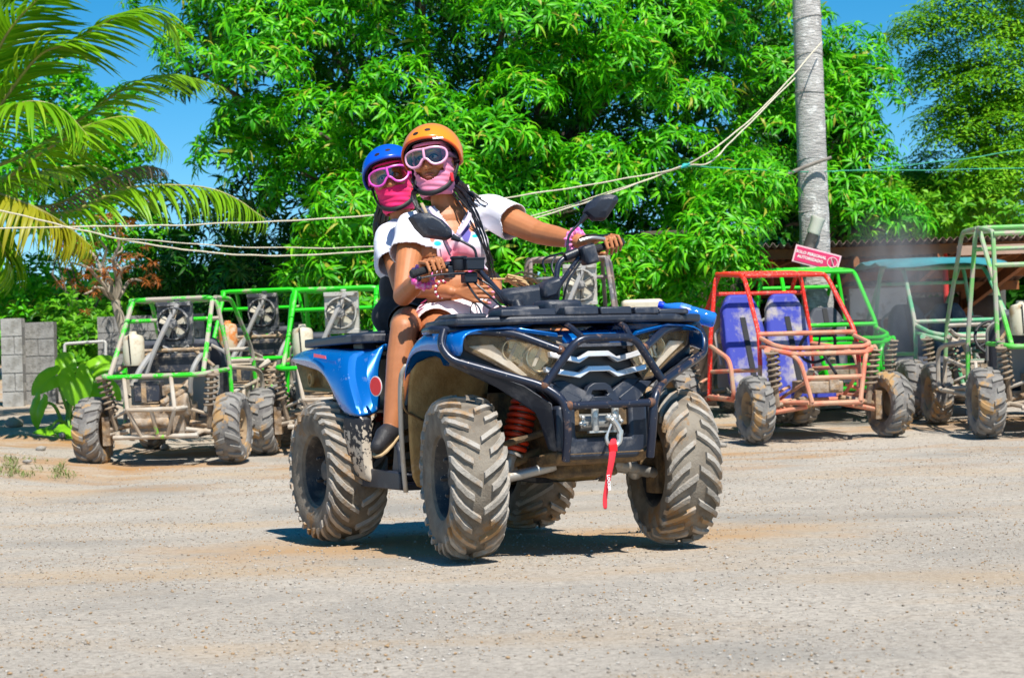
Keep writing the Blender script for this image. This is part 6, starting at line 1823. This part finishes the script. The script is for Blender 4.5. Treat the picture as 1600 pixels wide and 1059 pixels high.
mb.tube([p - tp[0] for p in P], [(.182 if i < 6 else .165) * (1 - .22 * i / len(P)) + (.004 if i % 3 == 0 else 0) for i in range(len(P))], 20)
mb.build('stem', M_GREYTR, trunk)
for py in (28, 86, 145, 250, 330): # leaf scar rings
    f = (py + 420) / 1000.; c = W(1260 + 13 * py / 400, py, TY) - tp[0]
    mb = MB(); mb.tube([c + Vector((.152 * math.cos(a), .152 * math.sin(a), .012 * math.sin(a * 2 + py))) for a in [2 * math.pi * i / 26 for i in range(26)]], .004, 5, closed=True); mb.build('scar_ring', M_GREYTR, trunk)
st_ = MB(); a, b2 = W(1222, 276, 20.98), W(1299, 246, 20.97); st_.tube([a, a.lerp(b2, .5) + Vector((0, 0, .008)), b2], [.018, .02, .015], 8)
tag(st_.build('wooden_stick', surf('grey_wood', (.30, .26, .22), .85, col2=(.2, .17, .14), c2_scale=20), None), 'short grey wooden stick tied across the palm trunk', 'stick')

def rope(name, pts, r, mat, label):
    P_ = spline([W(*q) for q in pts], 14); P_ = [p + Vector((0, 0, .010 * mnoise.noise(Vector((i * .23, r * 900, 0))))) for i, p in enumerate(P_)]
    mb = MB(); mb.tube(P_, [r * (1 + .28 * mnoise.noise(Vector((i * .9, 3, 0)))) for i in range(len(P_))], 6); return tag(mb.build(name, mat, None), label, 'rope')
M_ROPE = surf('cream_rope', (.62, .56, .42), .8); M_GRNL = surf('green_line', (.02, .36, .20), .6)
rope('rope', [(-60, 357, 17.2), (200, 353, 17.5), (410, 347, 17.8), (640, 331, 18.1), (850, 300, 18.4), (1000, 275, 18.6), (1070, 258, 18.7), (1130, 222, 18.8), (1200, 160, 19.9), (1284, 66, 20.98)], .0068, M_ROPE, 'upper cream rope stretched across the yard to the top of the palm trunk')
rope('rope', [(-60, 315, 16.8), (60, 343, 17.1), (180, 372, 17.3), (290, 390, 17.5), (400, 399, 17.7), (560, 394, 18.0), (700, 374, 18.2), (850, 337, 18.4), (960, 300, 18.55), (1064, 261, 18.7), (1108, 254, 18.75), (1150, 214, 19.3), (1242, 122, 20.98)], .0068, M_ROPE, 'lower sagging cream rope running behind the riders to the palm trunk')
rope('rope', [(185, 372, 17.3), (400, 386, 17.7), (600, 384, 18.1), (780, 350, 18.35), (925, 309, 18.6), (1068, 260, 18.7)], .005, M_ROPE, 'thin pale rope between the two thicker ropes')
rope('rope', [(1070, 259, 18.7), (1160, 264, 18.9), (1240, 268, 20.95), (1420, 266, 21.0), (1640, 261, 21.4)], .005, M_GRNL, 'lower thin green line running right from the palm trunk')
rope('rope', [(1300, 268, 20.95), (1370, 263, 21.0), (1490, 250, 21.2), (1640, 228, 21.4)], .005, M_GRNL, 'upper thin green line rising to the right edge')
tag(MB().ellip(W(1070, 259, 18.69), (.03, .02, .022)).tube([W(1064, 262, 18.67), W(1078, 256, 18.67)], .012, 6).build('rope_knot', surf('teal_knot', (.03, .42, .40), .7), None), 'teal knot joining the ropes left of the palm trunk', 'knot')

# warning sign
sc_ = W(1276, 404, 20.85); SM = Matrix.Translation(sc_) @ Matrix.Rotation(R_(17), 4, 'Y') @ Matrix.Rotation(R_(-4), 4, 'Z') @ Matrix.Rotation(math.pi / 2, 4, 'X')
sign = empty('warning_sign', M=SM, label='tilted pink sign with white lettering and a crossed out circle', cat='sign')
M_PINKS = surf('pink_sign', (.74, .035, .15), .45, col2=(.66, .03, .13), c2_scale=8); M_PINKB = surf('pale_sign_edge', (.88, .56, .62), .5)
w_, h_ = .465, .175
mb = MB(); mb.box((0, 0, 0), (w_, h_, .012)); mb.build('board', M_PINKB, sign)
mb = MB(); mb.box((0, 0, .008), (w_ - .03, h_ - .03, .006)); mb.build('face', M_PINKS, sign)
text_mesh('lettering', 'SOLO PERSONAL', .040, M_WHITE, sign, Matrix.Translation((-.062, .024, .0125)), bold=.0012)
text_mesh('lettering', 'AUTORIZADO', .040, M_WHITE, sign, Matrix.Translation((-.062, -.022, .0125)), bold=.0012)
mb = MB(); mb.tube([(.160 + .050 * math.cos(a), .050 * math.sin(a), .0125) for a in [2 * math.pi * i / 32 for i in range(32)]], .0045, 6, closed=True); mb.tube([(.160 - .027, .042, .0135), (.160 + .027, -.042, .0135)], .004, 6); mb.build('ban_symbol', M_PINKB, sign)
mb = MB(); mb.ellip((.163, .022, .0125), (.009, .009, .002)); mb.box((.163, -.004, .0125), (.016, .032, .003)); mb.box((.158, -.030, .0125), (.005, .022, .003)); mb.box((.168, -.030, .0125), (.005, .022, .003)); mb.build('figure', surf('sign_figure', (.05, .05, .07), .6), sign)
pa_, pb_ = W(1279, 340, 20.93), W(1262, 392, 20.93)
lamp = empty('capped_pipe', pb_, 0, 'dark pipe with a white cap leaning on the palm trunk above the sign', 'pipe')
d = (pa_ - pb_); MB().tube([Vector((0, 0, 0)), d * .55], .058, 14).build('pipe', surf('dark_pipe', (.06, .055, .05), .7, dirt=(.2, .18, .16), dirt_lo=.5, dirt_hi=.65), lamp)
mb = MB(); mb.tube([d * .5, d * .55, d * .9, d * .94, d], [.06, .068, .068, .074, .074], 14); mb.build('cap', surf('white_cap', (.74, .72, .62), .5), lamp)

# ------------------------------------------------------------------ shed
sb = WG(1380, 23.2)
shed = empty('open_shed', sb, 0, 'low open shed with rusty corrugated roof and dark tarp walls', 'shed')
M_RUSTR = surf('rusty_tin', (.17, .085, .05), .8, col2=(.28, .22, .19), c2_scale=3, dirt=(.10, .06, .045), dirt_lo=.48, dirt_hi=.6, dirt_scale=4)
M_TIMBER = surf('rusty_beam', (.34, .115, .03), .8, col2=(.22, .09, .035), c2_scale=4, dirt=(.10, .05, .03), dirt_lo=.55, dirt_hi=.7)
M_TARP = surf('dark_tarp', (.045, .030, .022), .8, col2=(.075, .05, .036), c2_scale=3, bmp=.6, bmp_scale=3)
M_REDPOST = surf('red_post', (.55, .03, .02), .6)
x0, x1 = W(1168, 500, 22.).x, W(1680, 500, 22.).x
zf = W(1400, 376, 21.6).z; zb = zf - .42
rows = []; n = 240
for yy, zz in ((21.6, zf), (23.4, (zf + zb) / 2), (25.4, zb)):
    rows.append([Vector((x0 + (x1 - x0) * i / n, yy, zz + .022 * math.sin(i * 1.18))) - sb for i in range(n + 1)])
MB().grid(rows).build('roof_sheet', M_RUSTR, shed, solid=.004)
for yy in (21.75, 22.5, 23.4, 24.4):
    z = zf + (zb - zf) * (yy - 21.6) / 3.8 - .075
    MB().box(Vector(((x0 + x1) / 2, yy, z)) - sb, (x1 - x0, .06, .10)).build('purlin', M_TIMBER, shed)
for px in (1180, 1330, 1460, 1600):
    xx = W(px, 500, 22).x; MB().slab([Vector((xx, 21.7, zf - .13)) - sb, Vector((xx, 21.7, zf - .25)) - sb, Vector((xx, 25.2, zb - .25)) - sb, Vector((xx, 25.2, zb - .13)) - sb], (.06, 0, 0)).build('rafter', M_TIMBER, shed)
    MB().box(Vector((xx + .03, 25.0, zb / 2 + .2)) - sb, (.10, .10, zb)).build('rear_post', M_TIMBER, shed)
for px in (1207, 1480, 1640):
    xx = W(px, 500, 21.9).x; MB().tube([Vector((xx, 21.9, .3)) - sb, Vector((xx, 21.9, zf - .05)) - sb], .03, 10).build('front_post', M_REDPOST, shed)
for px in (1250, 1560):
    a = W(px - 45, 420, 22); b2 = W(px + 30, 392, 22); MB().tube([a - sb, b2 - sb], .025, 6).build('brace', M_TIMBER, shed)
def sheet(name, pa, pb, mat, wav=.03, rows_n=8):
    mb = MB(); R0 = []
    for j in range(rows_n + 1):
        R0.append([Vector((pa[0] + (pb[0] - pa[0]) * i / 24, pa[1] + (pb[1] - pa[1]) * i / 24 + wav * math.sin(i * 1.3 + j * .6), pa[2] + (pb[2] - pa[2]) * j / rows_n)) - sb for i in range(25)])
    mb.grid(R0); return mb.build(name, mat, shed, solid=.006)
sheet('tarp_wall', (x0 - .9, 25.3, .3), (x1, 25.3, zb - .04), M_TARP)
a = W(1030, 455, 21.9); b2 = W(1170, 600, 21.9); sheet('tarp_wall', (a.x - .3, 21.95, .3), (b2.x, 22.1, a.z + .15), M_TARP, .04)
MB().box(W(1552, 390, 21.55) - sb, (.75, .02, .10)).build('fascia_board', surf('pale_board', (.46, .30, .22), .7, col2=(.38, .24, .17), c2_scale=6), shed)
tag(MB().box(W(1372, 474, 22.6), (.62, .03, .34)).build('white_panel', surf('white_sheet', (.70, .68, .66), .6, dirt=(.4, .36, .3), dirt_lo=.5, dirt_hi=.6, dirt_scale=5), None, bevel=.01), 'white sheet panel leaning in the shed behind the dust', 'panel')
tag(MB().box(W(1003, 480, 19.4), (.38, .26, .14)).build('cream_box', M_TANKW, None, bevel=.03), 'cream plastic box behind the front rack of the quad, left of the bottle', 'box')
# ------------------------------------------------------------------ block walls, gate
M_BLOCK = surf('concrete_block', (.22, .215, .21), .9, col2=(.32, .31, .295), c2_scale=4, dirt=(.11, .105, .095), dirt_lo=.50, dirt_hi=.68, dirt_scale=5, bmp=.4, bmp_scale=45)
M_BLOCKP = surf('pale_block', (.44, .425, .40), .9, col2=(.32, .31, .29), c2_scale=5, dirt=(.20, .185, .16), dirt_lo=.54, dirt_hi=.70, dirt_scale=4, bmp=.4, bmp_scale=45)
def block_wall(name, label, px0, px1, py_top, Y, mat, L=.38, H=.20, skip=()):
    a = WG(px0, Y); b2 = WG(px1, Y); top = W((px0 + px1) / 2, py_top, Y).z
    root = empty(name, a, 0, label, 'wall'); zb_ = min(a.z, b2.z) - .05
    nC = max(1, round((top - zb_) / H)); H = (top - zb_) / nC; Wd = b2.x - a.x
    meshes = {}
    for r in range(nC):
        x = -(L / 2 if r % 2 else 0)
        while x < Wd - .02:
            xa, xb = max(0, x), min(Wd, x + L)
            if xb - xa > .06:
                key = round(xb - xa, 2)
                if key not in meshes:
                    mb = MB(); mb.box((0, 0, 0), (xb - xa - .010, .16, H - .010)); meshes[key] = mb.mesh('block', mat, False)
                child('block', meshes[key], root, Matrix.Translation(((xa + xb) / 2, random.uniform(-.004, .004), zb_ - a.z + H * (r + .5))) @ Matrix.Rotation(random.uniform(-.006, .006), 4, 'Y'))
            x += L
    MB().box((Wd / 2, .0, zb_ - a.z + (top - zb_) / 2), (Wd - .01, .135, top - zb_ - .01)).build('mortar', surf('mortar_' + name + str(px0), (.22, .215, .21), .95), root)
    return root
block_wall('block_wall', 'leftmost grey concrete block wall piece beside the big leafed plant', 38, 90, 503, 23.4, M_BLOCK)
block_wall('block_pillar', 'pale concrete block pillar at the far left edge', 6, 40, 497, 23.2, M_BLOCKP, L=.30)
block_wall('block_wall', 'grey concrete block wall behind the leftmost green buggy', 157, 325, 492, 23.6, M_BLOCK)
block_wall('block_wall', 'grey concrete block wall behind the orange tank of the second green buggy', 332, 480, 505, 24.0, M_BLOCK)
block_wall('block_wall', 'grey concrete block wall between the quad rear rack and the mango tree', 520, 625, 490, 24.0, M_BLOCKP)
block_wall('block_wall', 'low broken grey block wall behind the big leafed plant', 88, 140, 610, 23.8, M_BLOCKP, L=.3)
g0, g1, g2, g3 = W(101, 620, 22.6), W(101, 537, 22.6), W(165, 533, 22.6), W(165, 620, 22.6)
gt = MB(); gt.tube(bend([g0, g1, g2, g3], .03), .016, 8); gt.tube([W(101, 575, 22.6), W(165, 572, 22.6)], .010, 6)
tag(gt.build('pipe_gate', surf('pale_pipe', (.55, .53, .50), .6), None), 'thin pale pipe gate frame beside the concrete wall on the left', 'gate')

# ------------------------------------------------------------------ elephant ear plant
M_TARO = leaf_mat('taro_leaf', (.22, .60, .015), (.30, .68, .02), (.16, .50, .012), .42, .35)
M_STALK = surf('taro_stalk', (.20, .40, .06), .5)
def taro(base, leaves, label):
    root = empty('elephant_ear_plant', base, 0, label, 'plant')
    for tip, dirv, L, nrm in leaves:
        tip = Vector(tip); d = Vector(dirv).normalized(); nv = Vector(nrm); nv = (nv - d * nv.dot(d)).normalized(); sd = d.cross(nv)
        mb = MB(); mb.tube([p - base for p in spline([base + Vector((random.uniform(-.05, .05), random.uniform(-.05, .05), 0)), base.lerp(tip, .5) + Vector((0, 0, .10)), tip], 5)], [.022 - .0012 * i for i in range(11)], 6)
        lf = mb.build('stalk', M_STALK, root)
        rows = []; nT = 32
        ctl = [(0, 1.0), (.35, .86), (.9, .62), (1.6, .52), (2.3, .50), (2.75, .40), (3.0, .16), (math.pi, .06)]
        for k in range(6):
            row = []
            for j in range(nT):
                th = 2 * math.pi * j / nT; a_ = min(th, 2 * math.pi - th)
                for (t0, r0), (t1, r1) in zip(ctl, ctl[1:]):
                    if t0 <= a_ <= t1 + 1e-6: rr = r0 + (r1 - r0) * (a_ - t0) / (t1 - t0); break
                r = L * rr * (k / 5 + .002)
                x, y = r * math.cos(th), r * math.sin(th)
                z = -.55 * x * abs(x) / L + .35 * abs(y) - .75 * y * y / L + .02 * L * math.sin(th * 9) * (k / 5) ** 2
                row.append(tip + d * x + sd * y + nv * z - base)
            rows.append(row)
        mb = MB(); mb.grid(rows, True); mb.build('leaf', M_TARO, lf, fix=False, angle=80)
    return root
tb = WG(108, 20.2)
taro(tb, [(W(84, 588, 20.1), (-.75, -.3, -.30), .25, (.25, -.75, .75)), (W(118, 588, 19.9), (.15, -.55, -.65), .30, (.0, -.8, .65)), (W(146, 580, 20.4), (.45, .1, .55), .24, (-.3, -.85, .2)), (W(62, 628, 20.0), (-.45, -.2, -.85), .24, (-.5, -.65, .45)),
          (W(140, 622, 20.0), (.55, -.3, -.55), .25, (.15, -.75, .6)), (W(108, 668, 19.7), (.2, -.8, -.12), .26, (0, -.35, .9)), (W(158, 600, 20.2), (.7, -.2, -.3), .22, (.2, -.7, .6)), (W(76, 672, 19.8), (-.5, -.6, -.1), .22, (0, -.3, .9)), (W(104, 576, 20.3), (-.2, .1, .6), .20, (0, -.9, .2))], 'broad leafed elephant ear plant beside the leftmost buggy tyre')

# weeds at the far left
rng = np.random.default_rng(8)
P = []
while len(P) < 700:
    px = rng.uniform(-30, 115); yy = rng.uniform(15.9, 17.4)
    if mnoise.noise(Vector((px * .04, yy * 1.5, 0))) + .15 > rng.random() * .5: P.append(WG(px, yy))
M_WEED = leaf_mat('weed', (.12, .20, .03), (.20, .24, .07), (.30, .28, .14), .2, .7)
blade, bf = leaf_strip(.045, .007, .9, 3, .1)
blade = blade @ rot_np('Y', -1.0).T
V, Fq = stamp([(blade, bf)], place(np.array(P), rng.uniform(.5, 1.4, len(P)), rng), rng)
o = bpy.data.objects.new('grass', np_mesh('grass', V, Fq, M_WEED)); COL.objects.link(o); tag(o, 'short green weeds on the dirt bank at the left edge', 'grass', kind='stuff')

# straw tassel hanging by the handlebar
tz = MB()
rng = np.random.default_rng(4)
a = W(790, 436, 9.6); b2 = W(828, 443, 9.55)
for i in range(26):
    q = b2 + Vector(rng.normal(0, .022, 3)); tz.tube([a + Vector(rng.normal(0, .005, 3)), a.lerp(q, .5) + Vector(rng.normal(0, .012, 3)), q, q + Vector((.03, 0, -.02 + rng.normal(0, .015)))], [.004, .006, .006, .002], 5)
tz.tube([W(740, 436, 9.62), a], .005, 5)
tag(tz.build('straw_tassel', surf('straw', (.52, .36, .18), .8), None, fix=False), 'tan straw tassel behind the instrument cover of the quad', 'tassel')

# ------------------------------------------------------------------ drifting dust by the teal roofed buggy
mt = bpy.data.materials.new('dust_cloud'); mt.use_nodes = True; nt = mt.node_tree; nt.nodes.clear()
ov = nt.nodes.new('ShaderNodeOutputMaterial'); pv = nt.nodes.new('ShaderNodeVolumePrincipled'); nt.links.new(pv.outputs[0], ov.inputs['Volume'])
pv.inputs['Color'].default_value = (.88, .86, .86, 1); pv.inputs['Anisotropy'].default_value = .1
tc = nt.nodes.new('ShaderNodeTexCoord'); vm = N(nt, 'ShaderNodeVectorMath', operation='LENGTH'); nt.links.new(tc.outputs['Object'], vm.inputs[0])
mr = N(nt, 'ShaderNodeMapRange'); mr.inputs['From Min'].default_value = 1.0; mr.inputs['From Max'].default_value = .25; mr.inputs['To Max'].default_value = 2.4; nt.links.new(vm.outputs['Value'], mr.inputs['Value'])
nf = noise_fac(nt, 1.6, .36, .66, detail=4, vec=tc.outputs['Object'])
ml = N(nt, 'ShaderNodeMath', operation='MULTIPLY'); nt.links.new(mr.outputs[0], ml.inputs[0]); nt.links.new(nf, ml.inputs[1]); nt.links.new(ml.outputs[0], pv.inputs['Density'])
mb = MB(); mb.ellip((0, 0, 0), (1, 1, 1), nu=20, nv=14)
du = mb.build('dust_cloud', mt, None); du.location = W(1395, 450, 18.85); du.scale = (.52, .42, .80)
tag(du, 'thin drifting dust in front of the teal roofed buggy', 'dust', kind='stuff')
